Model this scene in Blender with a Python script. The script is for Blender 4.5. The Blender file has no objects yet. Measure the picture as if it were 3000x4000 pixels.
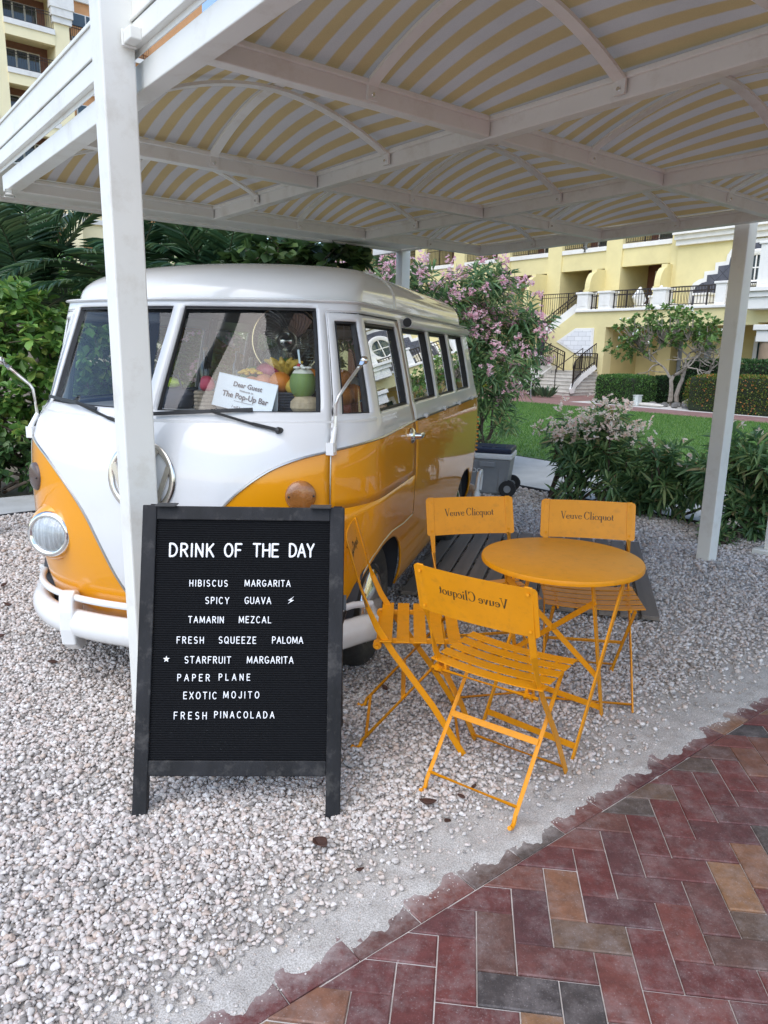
import bpy, bmesh, math, random
import numpy as np
from math import sin, cos, pi, radians, sqrt, exp
from mathutils import Vector, Matrix
random.seed(7); RNG = np.random.default_rng(7)
SC = bpy.context.scene
COL = SC.collection

# ------------------------------------------------------------------ camera, sky, sun, exposure
CAM_H, CAM_F, CAM_PITCH, CAM_ROLL = 1.50, 2810.0, .2201, .0195
cam_d = bpy.data.cameras.new('camera'); cam = bpy.data.objects.new('camera', cam_d); COL.objects.link(cam)
cam_d.sensor_fit = 'VERTICAL'; cam_d.sensor_height = 24.0; cam_d.lens = 24.0 * CAM_F / 4000.0
cam_d.clip_start = .05; cam_d.clip_end = 3000
_F = Vector((0, cos(CAM_PITCH), -sin(CAM_PITCH))); _U0 = Vector((0, sin(CAM_PITCH), cos(CAM_PITCH))); _R0 = Vector((1, 0, 0))
_R = _R0 * cos(CAM_ROLL) + _U0 * sin(CAM_ROLL); _U = _U0 * cos(CAM_ROLL) - _R0 * sin(CAM_ROLL)
cam.matrix_world = Matrix(((_R.x, _U.x, -_F.x, 0), (_R.y, _U.y, -_F.y, 0), (_R.z, _U.z, -_F.z, CAM_H), (0, 0, 0, 1)))
SC.camera = cam
SUN_EL, SUN_AZ = radians(55), radians(205)          # azimuth clockwise from +Y: behind the camera, to its left
wd = bpy.data.worlds.new('World'); SC.world = wd; wd.use_nodes = True
_nt = wd.node_tree; _nt.nodes.clear()
_o = _nt.nodes.new('ShaderNodeOutputWorld'); _b = _nt.nodes.new('ShaderNodeBackground'); _s = _nt.nodes.new('ShaderNodeTexSky')
_s.sky_type = 'NISHITA'; _s.sun_disc = False; _s.sun_elevation = SUN_EL; _s.sun_rotation = SUN_AZ
_s.air_density = 1.0; _s.dust_density = .8; _s.ozone_density = 1.0
_b.inputs['Strength'].default_value = .145
_nt.links.new(_s.outputs['Color'], _b.inputs['Color']); _nt.links.new(_b.outputs['Background'], _o.inputs['Surface'])
sun_d = bpy.data.lights.new('sun', 'SUN'); sun = bpy.data.objects.new('sun', sun_d); COL.objects.link(sun)
sun_d.energy = 1.15; sun_d.angle = radians(70); sun_d.color = (1, .95, .86)
_dir = Vector((sin(SUN_AZ) * cos(SUN_EL), cos(SUN_AZ) * cos(SUN_EL), sin(SUN_EL)))
sun.rotation_euler = (-_dir).to_track_quat('-Z', 'Y').to_euler(); sun.location = _dir * 50
SC.view_settings.view_transform = 'Standard'; SC.view_settings.look = 'None'
SC.view_settings.exposure = 1.04; SC.view_settings.gamma = 1.0
SC.cycles.max_bounces = 8; SC.cycles.transparent_max_bounces = 12; SC.cycles.diffuse_bounces = 4
SC.cycles.use_denoising = True
SC.cycles.sample_clamp_indirect = 4.0

# ------------------------------------------------------------------ helpers
def tag(o, label=None, cat=None, group=None, kind=None):
    for k, v in (('label', label), ('category', cat), ('group', group), ('kind', kind)):
        if v: o[k] = v
    return o
def empty(name, loc=(0, 0, 0), rz=0, label=None, cat=None, group=None, rot=None):
    o = bpy.data.objects.new(name, None); COL.objects.link(o); o.empty_display_size = .1
    o.location = loc; o.rotation_euler = rot if rot else (0, 0, rz)
    return tag(o, label, cat, group)
def meshobj(name, me, mat, parent=None):
    o = bpy.data.objects.new(name, me); COL.objects.link(o)
    if mat is not None:
        for m in (mat if isinstance(mat, (list, tuple)) else [mat]): me.materials.append(m)
    if parent is not None: o.parent = parent
    return o
def V(*a): return Vector(a)
def frame(d, up=None):
    d = Vector(d).normalized(); u = Vector(up) if up is not None else (Vector((0, 0, 1)) if abs(d.z) < .95 else Vector((0, 1, 0)))
    s = d.cross(u)
    if s.length < 1e-6: s = d.cross(Vector((1, 0, 0)))
    s.normalize(); return d, s, s.cross(d)
class MB:
    def __init__(s): s.v = []; s.f = []; s.m = []
    def add(s, vs, fs, mi=0):
        k = len(s.v); s.v += [tuple(p) for p in vs]; s.f += [tuple(i + k for i in f) for f in fs]; s.m += [mi] * len(fs); return s
    def box(s, c, d, R=None, mi=0):
        hx, hy, hz = d[0] / 2, d[1] / 2, d[2] / 2; c = Vector(c)
        P = [Vector((x, y, z)) for z in (-hz, hz) for x, y in ((-hx, -hy), (hx, -hy), (hx, hy), (-hx, hy))]
        if R is not None: P = [R @ p for p in P]
        return s.add([c + p for p in P], [(3, 2, 1, 0), (4, 5, 6, 7), (0, 1, 5, 4), (1, 2, 6, 5), (2, 3, 7, 6), (3, 0, 4, 7)], mi)
    def span(s, a, b, mi=0):
        return s.box([(a[i] + b[i]) / 2 for i in range(3)], [abs(a[i] - b[i]) for i in range(3)], None, mi)
    def bar(s, p0, p1, w, h, up=None, mi=0):
        p0, p1 = Vector(p0), Vector(p1); d, a, b = frame(p1 - p0, up)
        P = [p + a * x * w / 2 + b * y * h / 2 for p in (p0, p1) for x, y in ((-1, -1), (1, -1), (1, 1), (-1, 1))]
        return s.add(P, [(0, 1, 2, 3), (7, 6, 5, 4), (0, 4, 5, 1), (1, 5, 6, 2), (2, 6, 7, 3), (3, 7, 4, 0)], mi)
    def strip(s, pts, w, t, wdirs, mi=0):            # flat bar swept along pts; wdirs gives the width direction(s)
        n = len(pts); P = []; F = []
        for i, p in enumerate(pts):
            p = Vector(p); d = (Vector(pts[min(i + 1, n - 1)]) - Vector(pts[max(i - 1, 0)])).normalized()
            wd_ = Vector(wdirs[i]) if isinstance(wdirs, list) else Vector(wdirs)
            wd_ = (wd_ - d * wd_.dot(d)).normalized(); nn = d.cross(wd_)
            ww = w[i] if isinstance(w, list) else w
            P += [p + wd_ * x * ww / 2 + nn * y * t / 2 for x, y in ((-1, -1), (1, -1), (1, 1), (-1, 1))]
        for i in range(n - 1):
            for k in range(4): F.append((i * 4 + k, i * 4 + (k + 1) % 4, i * 4 + 4 + (k + 1) % 4, i * 4 + 4 + k))
        F += [(3, 2, 1, 0), tuple(4 * n - 4 + k for k in range(4))]
        return s.add(P, F, mi)
    def tube(s, pts, r, n=8, caps=True, closed=False, sq=None, up=None, mi=0):
        pts = [Vector(p) for p in pts]; N = len(pts); P = []; F = []; prev = None
        for i, p in enumerate(pts):
            a = pts[(i - 1) % N] if (closed or i) else p; b = pts[(i + 1) % N] if (closed or i < N - 1) else p
            d = (b - a)
            if d.length < 1e-9: d = Vector((0, 0, 1))
            d.normalize()
            if up is not None: _, u, w = frame(d, up)
            elif prev is None: _, u, w = frame(d)
            else:
                u = prev - d * prev.dot(d)
                if u.length < 1e-6: _, u, w = frame(d)
                u.normalize(); w = d.cross(u)
            prev = u
            rr = r[i] if isinstance(r, (list, tuple)) else r
            for k in range(n):
                t = 2 * pi * k / n
                P.append(p + u * cos(t) * rr * (sq[0] if sq else 1) + w * sin(t) * rr * (sq[1] if sq else 1))
        for i in range(N if closed else N - 1):
            j = (i + 1) % N
            for k in range(n): F.append((i * n + k, i * n + (k + 1) % n, j * n + (k + 1) % n, j * n + k))
        if caps and not closed: F += [tuple(reversed(range(n))), tuple((N - 1) * n + k for k in range(n))]
        return s.add(P, F, mi)
    def prism(s, poly, M, t, mi=0):                  # poly of (x, y), extruded 0..t along local z, placed by matrix M
        n = len(poly); P = [M @ Vector((x, y, z)) for z in (0, t) for x, y in poly]
        F = [tuple(reversed(range(n))), tuple(range(n, 2 * n))] + [(i, (i + 1) % n, n + (i + 1) % n, n + i) for i in range(n)]
        return s.add(P, F, mi)
    def lathe(s, prof, M=None, n=24, mi=0):          # prof of (r, z)
        P = []; F = []; M = M or Matrix.Identity(4)
        for r, z in prof:
            for k in range(n): P.append(M @ Vector((r * cos(2 * pi * k / n), r * sin(2 * pi * k / n), z)))
        for i in range(len(prof) - 1):
            for k in range(n): F.append((i * n + k, i * n + (k + 1) % n, (i + 1) * n + (k + 1) % n, (i + 1) * n + k))
        if prof[0][0] > 1e-5: F.append(tuple(reversed(range(n))))
        if prof[-1][0] > 1e-5: F.append(tuple((len(prof) - 1) * n + k for k in range(n)))
        return s.add(P, F, mi)
    def ball(s, c, r, nu=14, nv=9, wob=0, M=None, mi=0):
        r = r if isinstance(r, (tuple, list)) else (r, r, r); P = []; F = []; c = Vector(c)
        ph = random.random() * 6
        for i in range(nv + 1):
            a = pi * i / nv
            for k in range(nu):
                b = 2 * pi * k / nu; q = 1 + wob * sin(3 * b + ph + 2 * a) + wob * .7 * sin(5 * a + ph)
                p = Vector((r[0] * sin(a) * cos(b) * q, r[1] * sin(a) * sin(b) * q, r[2] * cos(a) * q))
                P.append(c + (M @ p if M else p))
        for i in range(nv):
            for k in range(nu): F.append((i * nu + k, (i + 1) * nu + k, (i + 1) * nu + (k + 1) % nu, i * nu + (k + 1) % nu))
        return s.add(P, F, mi)
    def build(s, name, mat, parent=None, smooth=False, bevel=0, weld=False, ang=38):
        me = bpy.data.meshes.new(name); me.from_pydata(s.v, [], s.f); me.update()
        if any(s.m): me.polygons.foreach_set('material_index', s.m)
        if weld or smooth:
            bm = bmesh.new(); bm.from_mesh(me)
            if weld: bmesh.ops.remove_doubles(bm, verts=bm.verts, dist=1e-5)
            bmesh.ops.recalc_face_normals(bm, faces=bm.faces); bm.to_mesh(me); bm.free()
        if smooth:
            me.polygons.foreach_set('use_smooth', [True] * len(me.polygons)); me.set_sharp_from_angle(angle=radians(ang))
        o = meshobj(name, me, mat, parent)
        if bevel:
            m = o.modifiers.new('bevel', 'BEVEL'); m.width = bevel; m.segments = 2; m.limit_method = 'ANGLE'; m.angle_limit = radians(40)
        return o
def npmesh(name, verts, faces_flat, per, mat, parent=None, smooth=False):
    me = bpy.data.meshes.new(name); nv = len(verts); nf = len(faces_flat) // per
    me.vertices.add(nv); me.vertices.foreach_set('co', np.asarray(verts, np.float32).ravel())
    me.loops.add(nf * per); me.loops.foreach_set('vertex_index', np.asarray(faces_flat, np.int32))
    me.polygons.add(nf); me.polygons.foreach_set('loop_start', np.arange(nf, dtype=np.int32) * per)
    me.polygons.foreach_set('loop_total', np.full(nf, per, np.int32))
    if smooth: me.polygons.foreach_set('use_smooth', np.ones(nf, bool))
    me.update(calc_edges=True); me.validate()
    return meshobj(name, me, mat, parent)

# ------------------------------------------------------------------ materials
def ramp(nt, fac, stops):
    r = nt.nodes.new('ShaderNodeValToRGB'); e = r.color_ramp.elements
    while len(e) < len(stops): e.new(.5)
    for x, (p, c) in zip(e, stops): x.position = p; x.color = (*c[:3], 1)
    nt.links.new(fac, r.inputs['Fac']); return r.outputs['Color']
def mixc(nt, a, b, fac, mode='MIX'):
    m = nt.nodes.new('ShaderNodeMix'); m.data_type = 'RGBA'; m.blend_type = mode
    for k, x in ((6, a), (7, b)):
        if hasattr(x, 'links') or isinstance(x, bpy.types.NodeSocket): nt.links.new(x, m.inputs[k])
        else: m.inputs[k].default_value = (*x[:3], 1)
    if isinstance(fac, bpy.types.NodeSocket): nt.links.new(fac, m.inputs[0])
    else: m.inputs[0].default_value = fac
    return m.outputs[2]
def noise(nt, scale, detail=4, rough=.55, coord='Object', stretch=None, dist=0):
    tc = nt.nodes.new('ShaderNodeTexCoord'); n = nt.nodes.new('ShaderNodeTexNoise')
    n.inputs['Scale'].default_value = scale; n.inputs['Detail'].default_value = detail; n.inputs['Roughness'].default_value = rough
    n.inputs['Distortion'].default_value = dist
    src = tc.outputs[coord]
    if stretch:
        mp = nt.nodes.new('ShaderNodeMapping'); mp.inputs['Scale'].default_value = stretch; nt.links.new(src, mp.inputs['Vector']); src = mp.outputs['Vector']
    nt.links.new(src, n.inputs['Vector']); return n.outputs['Fac']
def mathn(nt, op, a, b=None, c=None):
    m = nt.nodes.new('ShaderNodeMath'); m.operation = op
    for k, x in enumerate((a, b, c)):
        if x is None: continue
        if isinstance(x, bpy.types.NodeSocket): nt.links.new(x, m.inputs[k])
        else: m.inputs[k].default_value = x
    return m.outputs[0]
def newmat(name):
    m = bpy.data.materials.new(name); m.use_nodes = True; nt = m.node_tree; b = nt.nodes['Principled BSDF']; return m, nt, b
def mat(name, col, rough=.5, metal=0, var=.12, vscale=6, bump=0, bscale=40, coat=0, spec=.5, island=0, trans=0, stretch=None, dirt=None, dscale=3, rvar=0):
    m, nt, b = newmat(name)
    b.inputs['Roughness'].default_value = rough; b.inputs['Metallic'].default_value = metal
    b.inputs['Coat Weight'].default_value = coat; b.inputs['Coat Roughness'].default_value = .04
    b.inputs['Specular IOR Level'].default_value = spec
    n = noise(nt, vscale, 5, .6, stretch=stretch)
    lo = tuple(c * (1 - var) for c in col); hi = tuple(min(1, c * (1 + var)) for c in col)
    c = ramp(nt, n, [(.3, lo), (.7, hi)])
    if island:
        g = nt.nodes.new('ShaderNodeNewGeometry')
        c = mixc(nt, c, ramp(nt, g.outputs['Random Per Island'], island), 1.0, 'MULTIPLY') if island[0][1][0] <= 1.5 else c
    if dirt:
        d = noise(nt, dscale, 8, .7); f = mathn(nt, 'MULTIPLY', ramp(nt, d, [(.52, (0, 0, 0)), (.72, (1, 1, 1))]), dirt[3]); c = mixc(nt, c, dirt[:3], f)
    nt.links.new(c, b.inputs['Base Color'])
    if rvar:
        r = mathn(nt, 'MULTIPLY_ADD', noise(nt, vscale * 1.7, 6, .65), rvar, rough - rvar / 2); nt.links.new(r, b.inputs['Roughness'])
    if bump:
        bn = nt.nodes.new('ShaderNodeBump'); bn.inputs['Strength'].default_value = bump; bn.inputs['Distance'].default_value = .01
        nt.links.new(noise(nt, bscale, 6, .65, stretch=stretch), bn.inputs['Height']); nt.links.new(bn.outputs['Normal'], b.inputs['Normal'])
    if trans:
        t = nt.nodes.new('ShaderNodeBsdfTranslucent'); mx = nt.nodes.new('ShaderNodeMixShader'); mx.inputs[0].default_value = trans
        nt.links.new(c, t.inputs['Color']); nt.links.new(b.outputs[0], mx.inputs[1]); nt.links.new(t.outputs[0], mx.inputs[2])
        nt.links.new(mx.outputs[0], nt.nodes['Material Output'].inputs['Surface'])
    return m
def glass(name, tint=(.9, .95, .95), refl=1.0, rough=.0, dust=0):
    m, nt, b = newmat(name); nt.nodes.remove(b)
    t = nt.nodes.new('ShaderNodeBsdfTransparent'); t.inputs['Color'].default_value = (*tint, 1)
    g = nt.nodes.new('ShaderNodeBsdfGlossy'); g.inputs['Roughness'].default_value = rough; g.inputs['Color'].default_value = (1, 1, 1, 1)
    lw = nt.nodes.new('ShaderNodeLayerWeight'); fr = mathn(nt, 'MULTIPLY_ADD', mathn(nt, 'POWER', lw.outputs['Facing'], 4.0), .92, .075)   # Schlick, the same from both sides of the pane
    mx = nt.nodes.new('ShaderNodeMixShader'); nt.links.new(mathn(nt, 'MULTIPLY', fr, refl), mx.inputs[0])
    nt.links.new(t.outputs[0], mx.inputs[1]); nt.links.new(g.outputs[0], mx.inputs[2]); last = mx.outputs[0]
    if dust:
        d = nt.nodes.new('ShaderNodeBsdfDiffuse'); d.inputs['Color'].default_value = (.7, .72, .74, 1)
        m2 = nt.nodes.new('ShaderNodeMixShader'); nt.links.new(mathn(nt, 'MULTIPLY', ramp(nt, noise(nt, 3, 6, .7), [(.35, (0, 0, 0)), (.75, (1, 1, 1))]), dust), m2.inputs[0])
        nt.links.new(last, m2.inputs[1]); nt.links.new(d.outputs[0], m2.inputs[2]); last = m2.outputs[0]
    nt.links.new(last, nt.nodes['Material Output'].inputs['Surface']); return m
def leafmat(name, stops, trans=.3, rough=.4, spec=.4):
    m, nt, b = newmat(name)
    if 'petal' not in name: stops = [(p, tuple(min(.6, x * 1.4) for x in c)) for p, c in stops]
    g = nt.nodes.new('ShaderNodeNewGeometry'); c = ramp(nt, g.outputs['Random Per Island'], stops)
    nt.links.new(c, b.inputs['Base Color']); b.inputs['Roughness'].default_value = rough; b.inputs['Specular IOR Level'].default_value = spec
    t = nt.nodes.new('ShaderNodeBsdfTranslucent'); mx = nt.nodes.new('ShaderNodeMixShader'); mx.inputs[0].default_value = trans
    nt.links.new(mixc(nt, c, (.9, 1, .35), .25, 'MULTIPLY'), t.inputs['Color']); nt.links.new(b.outputs[0], mx.inputs[1]); nt.links.new(t.outputs[0], mx.inputs[2])
    nt.links.new(mx.outputs[0], nt.nodes['Material Output'].inputs['Surface']); return m

M_WHITE = mat('white_painted_metal', (.79, .785, .735), .42, var=.03, vscale=3, dirt=(.45, .38, .28, .35), dscale=5, bump=.03, bscale=120)
M_WHITE2 = mat('white_gloss_paint', (.80, .80, .79), .22, var=.02, coat=.5, dirt=(.5, .45, .4, .18), dscale=7)
M_CHROME = mat('chrome', (.82, .81, .78), .12, 1, var=.05, vscale=20)
M_BLACKRUB = mat('black_rubber', (.018, .018, .02), .55, var=.3, vscale=30)
M_TYRE = mat('tyre_rubber', (.03, .029, .028), .8, var=.3, vscale=25, bump=.2, bscale=60, dirt=(.25, .22, .19, .5), dscale=6)
M_BLACKP = mat('black_metal', (.02, .02, .022), .4, var=.2)
M_DARK = mat('dark_interior', (.045, .048, .055), .8)
M_YEL = mat('yellow_powder_coat', (.76, .295, .006), .36, var=.05, vscale=9, rvar=.12, spec=.3, dirt=(.32, .14, .03, .27), dscale=30, bump=.04, bscale=90)
M_WOODB = mat('black_stained_wood', (.0135, .0135, .0155), .55, spec=.28, var=.5, vscale=14, stretch=(1, 1, .12), bump=.12, bscale=60, dirt=(.16, .15, .14, .35), dscale=16)
M_LETTER = mat('white_plastic_letters', (.86, .87, .88), .35, var=.02)
M_PRINT = mat('dark_lettering', (.06, .035, .012), .6, var=.2)
M_CONC = mat('concrete', (.43, .44, .43), .85, var=.12, vscale=2.5, bump=.15, bscale=50, dirt=(.25, .24, .2, .4), dscale=1.5)
M_STEM = mat('woody_stem', (.10, .075, .055), .85, var=.3, vscale=15, bump=.3, bscale=40)
M_STEMG = mat('grey_bark', (.30, .26, .22), .85, var=.25, vscale=9, bump=.35, bscale=30)
M_OLEAF = leafmat('oleander_leaf', [(0, (.050, .105, .052)), (.45, (.105, .195, .085)), (.82, (.18, .28, .115)), (.95, (.27, .32, .14)), (1, (.33, .25, .14))], .36, .38)
M_PINK = leafmat('pink_petal', [(0, (.85, .42, .58)), (.5, (.90, .58, .70)), (1, (.95, .78, .84))], .5, .6, .2)
M_PALEP = leafmat('pale_pink_petal', [(0, (.90, .60, .56)), (.4, (.93, .78, .73)), (1, (.96, .90, .86))], .5, .6, .2)
GX, GY, GA, GS = -.607, 2.498, .671, 1.312
GU = (cos(GA), sin(GA)); GV = (-sin(GA), cos(GA))
def gw(i, j, z=0): return Vector((GX + GU[0] * i + GV[0] * j, GY + GU[1] * i + GV[1] * j, z))
def tog(p): return ((p[0] - GX) * GU[0] + (p[1] - GY) * GU[1], (p[0] - GX) * GV[0] + (p[1] - GY) * GV[1])
def gempty(name, **k): return empty(name, (GX, GY, 0), GA, **k)
def seen(P, margin=.3):                               # rough view test used only to decide where small stones are worth laying
    P = np.asarray(P); d = P - np.array([0, 0, CAM_H]); z = d @ np.array(_F); x = d @ np.array(_R); y = d @ np.array(_U)
    zz = np.maximum(z, .05); return (z > .05) & (np.abs(x) < zz * .534 + margin) & (y > -zz * .712 - margin)

# ------------------------------------------------------------------ setting: ground, gravel, paving, path, lawn
def sheet(name, i0, i1, j0, j1, z, m, kind='structure', nx=2, ny=2):
    mb = MB(); P = []; F = []
    for a in range(nx):
        for b in range(ny): P.append(gw(i0 + (i1 - i0) * a / (nx - 1), j0 + (j1 - j0) * b / (ny - 1), z))
    for a in range(nx - 1):
        for b in range(ny - 1): F.append((a * ny + b, (a + 1) * ny + b, (a + 1) * ny + b + 1, a * ny + b + 1))
    mb.add(P, F); o = mb.build(name, m); o['kind'] = kind; return o
M_SOIL = mat('dry_soil', (.20, .17, .12), .95, var=.3, vscale=.7, bump=.4, bscale=8)
g = MB().add([(-900, -900, -.06), (900, -900, -.06), (900, 900, -.06), (-900, 900, -.06)], [(0, 1, 2, 3)]).build('ground', M_SOIL); g['kind'] = 'structure'
# gravel bed: pale crushed-stone dust that thins to sand along the brick edge
m, nt, b = newmat('gravel_bed'); M_BED = m
c = ramp(nt, noise(nt, 9, 6, .6), [(.3, (.50, .475, .445)), (.7, (.66, .635, .60))])
c = mixc(nt, c, ramp(nt, noise(nt, 260, 2, .5), [(.35, (.45, .43, .4)), (.62, (1.0, 1.0, 1.0))]), .75, 'MULTIPLY')
nt.links.new(c, b.inputs['Base Color']); b.inputs['Roughness'].default_value = .95
bn = nt.nodes.new('ShaderNodeBump'); bn.inputs['Strength'].default_value = .35; bn.inputs['Distance'].default_value = .004
nt.links.new(noise(nt, 300, 3, .6), bn.inputs['Height']); nt.links.new(bn.outputs['Normal'], b.inputs['Normal'])
def lerp(a, b, t): return a + (b - a) * t
_pn = [(random.uniform(-1, 1), random.uniform(-1, 1), random.random() * 6.3) for _ in range(24)]
def wob(x, y, f):
    s = 0
    for k, (a, b_, p) in enumerate(_pn): s += sin((a * x + b_ * y) * f * (1 + .13 * k) + p)
    return s / 5.0
EDGE = -1.117                                        # inner joint between the edge course and the herringbone
si = list(np.arange(-3.5, 4.6, .02)) + list(np.arange(4.6, 5.16, .1)); si = [-30, -12, -6] + si; si[-1] = 5.15
sj = list(np.arange(-1.17, -.8, .012)) + list(np.arange(-.8, -.3, .05)) + list(np.arange(-.3, 4.6, .25)) + [4.6]
P = []; F = []
def sandz(i, j):
    base = .012 + .004 * wob(i, j, 2.2)
    edge = lerp(-.018, .0045, min(1, max(0, (j + 1.142 + .018 * wob(i, 3, 3.1)) / .115)))
    br = abs(((i + .05) / .205) % 1 - .5) * 2        # brick joints hold more sand
    edge += .0055 * max(0, br - .62) / .38 + .0026 * wob(i * 3, j * 3, 9) + .0018 * wob(i * 9, j * 9, 17) + random.uniform(-.0012, .0012)
    t = min(1, max(0, (j + 1.0) / .3)); return lerp(edge, base, t * t * (3 - 2 * t))
for i in si:
    for j in sj: P.append(gw(i, j, sandz(i, j)))
n = len(sj)
for a in range(len(si) - 1):
    for b_ in range(n - 1): F.append((a * n + b_, (a + 1) * n + b_, (a + 1) * n + b_ + 1, a * n + b_ + 1))
o = MB().add(P, F).build('gravel_bed', M_BED, smooth=True); o['kind'] = 'structure'
# stones
m, nt, b = newmat('gravel_stone'); M_STONE = m
g_ = nt.nodes.new('ShaderNodeNewGeometry')
c = ramp(nt, g_.outputs['Random Per Island'], [(0, (.30, .275, .255)), (.14, (.52, .48, .45)), (.42, (.72, .68, .64)), (.58, (.66, .56, .51)), (.74, (.83, .805, .78)), (.88, (.60, .48, .40)), (1, (.84, .82, .80))])
c = mixc(nt, c, ramp(nt, noise(nt, 120, 4, .6), [(.3, (.72, .7, .68)), (.7, (1, 1, 1))]), .8, 'MULTIPLY')
nt.links.new(c, b.inputs['Base Color']); b.inputs['Roughness'].default_value = .85
def ico(sub):
    bm = bmesh.new(); bmesh.ops.create_icosphere(bm, subdivisions=sub, radius=1)
    v = np.array([x.co[:] for x in bm.verts]); f = np.array([[q.index for q in t.verts] for t in bm.faces]); bm.free(); return v, f
STONES = []
def lay_stones(name, P, size, sub):
    v0, f0 = ico(sub); nv = len(v0); nvar = 24; VV = []
    for k in range(nvar):
        v = v0.copy(); 
        for _ in range(8):                           # chop with random planes: angular crushed stone
            d = RNG.normal(size=3); d /= np.linalg.norm(d); h = RNG.uniform(.42, .72); t = v @ d
            v -= np.outer(np.maximum(0, t - h), d)
        v *= RNG.uniform(.85, 1.5, 3); VV.append(v)
    VV = np.array(VV); N = len(P); k = RNG.integers(0, nvar, N); q = RNG.normal(size=(N, 4)); q /= np.linalg.norm(q, axis=1)[:, None]
    w, x, y, z = q.T
    R = np.stack([1 - 2 * (y * y + z * z), 2 * (x * y - z * w), 2 * (x * z + y * w), 2 * (x * y + z * w), 1 - 2 * (x * x + z * z), 2 * (y * z - x * w), 2 * (x * z - y * w), 2 * (y * z + x * w), 1 - 2 * (x * x + y * y)], 1).reshape(N, 3, 3)
    W = np.einsum('nij,nvj->nvi', R, VV[k]) * size[:, None, None]
    W[:, :, 2] *= .8; W += P[:, None, :]
    Fc = (f0[None] + (np.arange(N) * nv)[:, None, None]).reshape(-1)
    STONES.append((W.reshape(-1, 3), Fc))
def scatter(i0, i1, j0, j1, dens, dmin, dmax):
    N = int((i1 - i0) * (j1 - j0) * dens); I = RNG.uniform(i0, i1, N); J = RNG.uniform(j0, j1, N)
    X = GX + GU[0] * I + GV[0] * J; Y = GY + GU[1] * I + GV[1] * J; D = np.hypot(X, Y)
    ok = (D >= dmin) & (D < dmax) & seen(np.stack([X, Y, X * 0], 1), .35)
    thin = np.array([wob(a, b_, 1.7) for a, b_ in zip(I[ok], J[ok])]) if ok.any() else np.zeros(0)
    I, J, X, Y = I[ok], J[ok], X[ok], Y[ok]
    p = np.clip((J + 1.02 + .09 * thin) / .30, 0, 1) ** 1.4
    p = np.maximum(p, .06 * (J > -1.05)); bare = np.clip(1 - .85 * np.clip((I - 1.9) / .8, 0, 1) * np.clip((.25 - J + .25 * thin) / .5, 0, 1), .62, 1)
    k = RNG.random(len(I)) < p * bare; Z = np.array([sandz(a, b_) for a, b_ in zip(I[k], J[k])])
    return np.stack([X[k], Y[k], Z], 1)
P0 = scatter(-3.5, 5.1, -1.0, 4.6, 12500, 0, 2.3); s0 = RNG.lognormal(-5.07, .33, len(P0)).clip(.003, .012); P0[:, 2] += s0 * .35 + RNG.uniform(0, .009, len(P0))
lay_stones('gravel_stones', P0, s0, 2)
P1 = scatter(-3.5, 5.1, -1.0, 4.6, 8000, 2.3, 3.5); s1 = RNG.lognormal(-4.86, .30, len(P1)).clip(.004, .014); P1[:, 2] += s1 * .35 + RNG.uniform(0, .009, len(P1))
lay_stones('gravel_stones', P1, s1, 1)
P2 = scatter(-6, 5.12, -1.0, 4.6, 5200, 3.5, 5.4); s2 = RNG.lognormal(-4.72, .3, len(P2)).clip(.005, .016); P2[:, 2] += s2 * .35 + RNG.uniform(0, .008, len(P2))
lay_stones('gravel_stones', P2, s2, 1)
P3 = scatter(-9, 5.12, -1.0, 4.6, 2400, 5.4, 11); s3 = RNG.lognormal(-4.4, .28, len(P3)).clip(.007, .022); P3[:, 2] += s3 * .35 + RNG.uniform(0, .008, len(P3))
lay_stones('gravel_stones', P3, s3, 1)
Ng = 12000; Ig = RNG.uniform(-1.6, 3.6, Ng); Jg = RNG.uniform(-1.075, -.4, Ng)
Pg_ = np.stack([GX + GU[0] * Ig + GV[0] * Jg, GY + GU[1] * Ig + GV[1] * Jg, np.array([max(sandz(a, b_), .001) for a, b_ in zip(Ig, Jg)])], 1); sg_ = RNG.lognormal(-6.15, .4, Ng).clip(.0012, .0045)
lay_stones('gravel_grit', Pg_, sg_, 1)
_k = 0; _f = []
for w_, f_ in STONES: _f.append(f_ + _k); _k += len(w_)
o = npmesh('gravel_stones', np.concatenate([w_ for w_, f_ in STONES]), np.concatenate(_f), 3, M_STONE); tag(o, 'loose pale grey and pinkish gravel stones', 'gravel', kind='stuff'); STONES = []
# brick paving: herringbone at 45 degrees to an edge course
m, nt, b = newmat('paving_brick'); M_BRICK = m
g_ = nt.nodes.new('ShaderNodeNewGeometry')
c = ramp(nt, g_.outputs['Random Per Island'], [(0, (.125, .038, .036)), (.28, (.165, .048, .043)), (.45, (.100, .042, .044)), (.60, (.185, .055, .045)), (.72, (.110, .070, .056)), (.82, (.15, .050, .047)), (.90, (.28, .150, .075)), (.95, (.060, .052, .052)), (1, (.12, .09, .072))])
c = mixc(nt, c, ramp(nt, noise(nt, 22, 8, .72), [(.3, (.55, .53, .53)), (.7, (1.28, 1.25, 1.22))]), .85, 'MULTIPLY')
dust = ramp(nt, noise(nt, 9, 9, .78), [(.46, (0, 0, 0)), (.78, (.46, .45, .45))])
c = mixc(nt, c, (.42, .37, .36), dust)
tcb = nt.nodes.new('ShaderNodeTexCoord'); dp = nt.nodes.new('ShaderNodeVectorMath'); dp.operation = 'DOT_PRODUCT'; dp.inputs[1].default_value = (-sin(.671), cos(.671), 0); nt.links.new(tcb.outputs['Object'], dp.inputs[0])
jj = mathn(nt, 'MULTIPLY_ADD', dp.outputs['Value'], 1.0, -(-.607 * -sin(.671) + 2.498 * cos(.671)))       # distance across the site grid
near = mathn(nt, 'MULTIPLY_ADD', jj, 6.0, 6.86); near = mathn(nt, 'ADD', near, mathn(nt, 'MULTIPLY_ADD', noise(nt, 16, 8, .75), 1.3, -.65))
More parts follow.
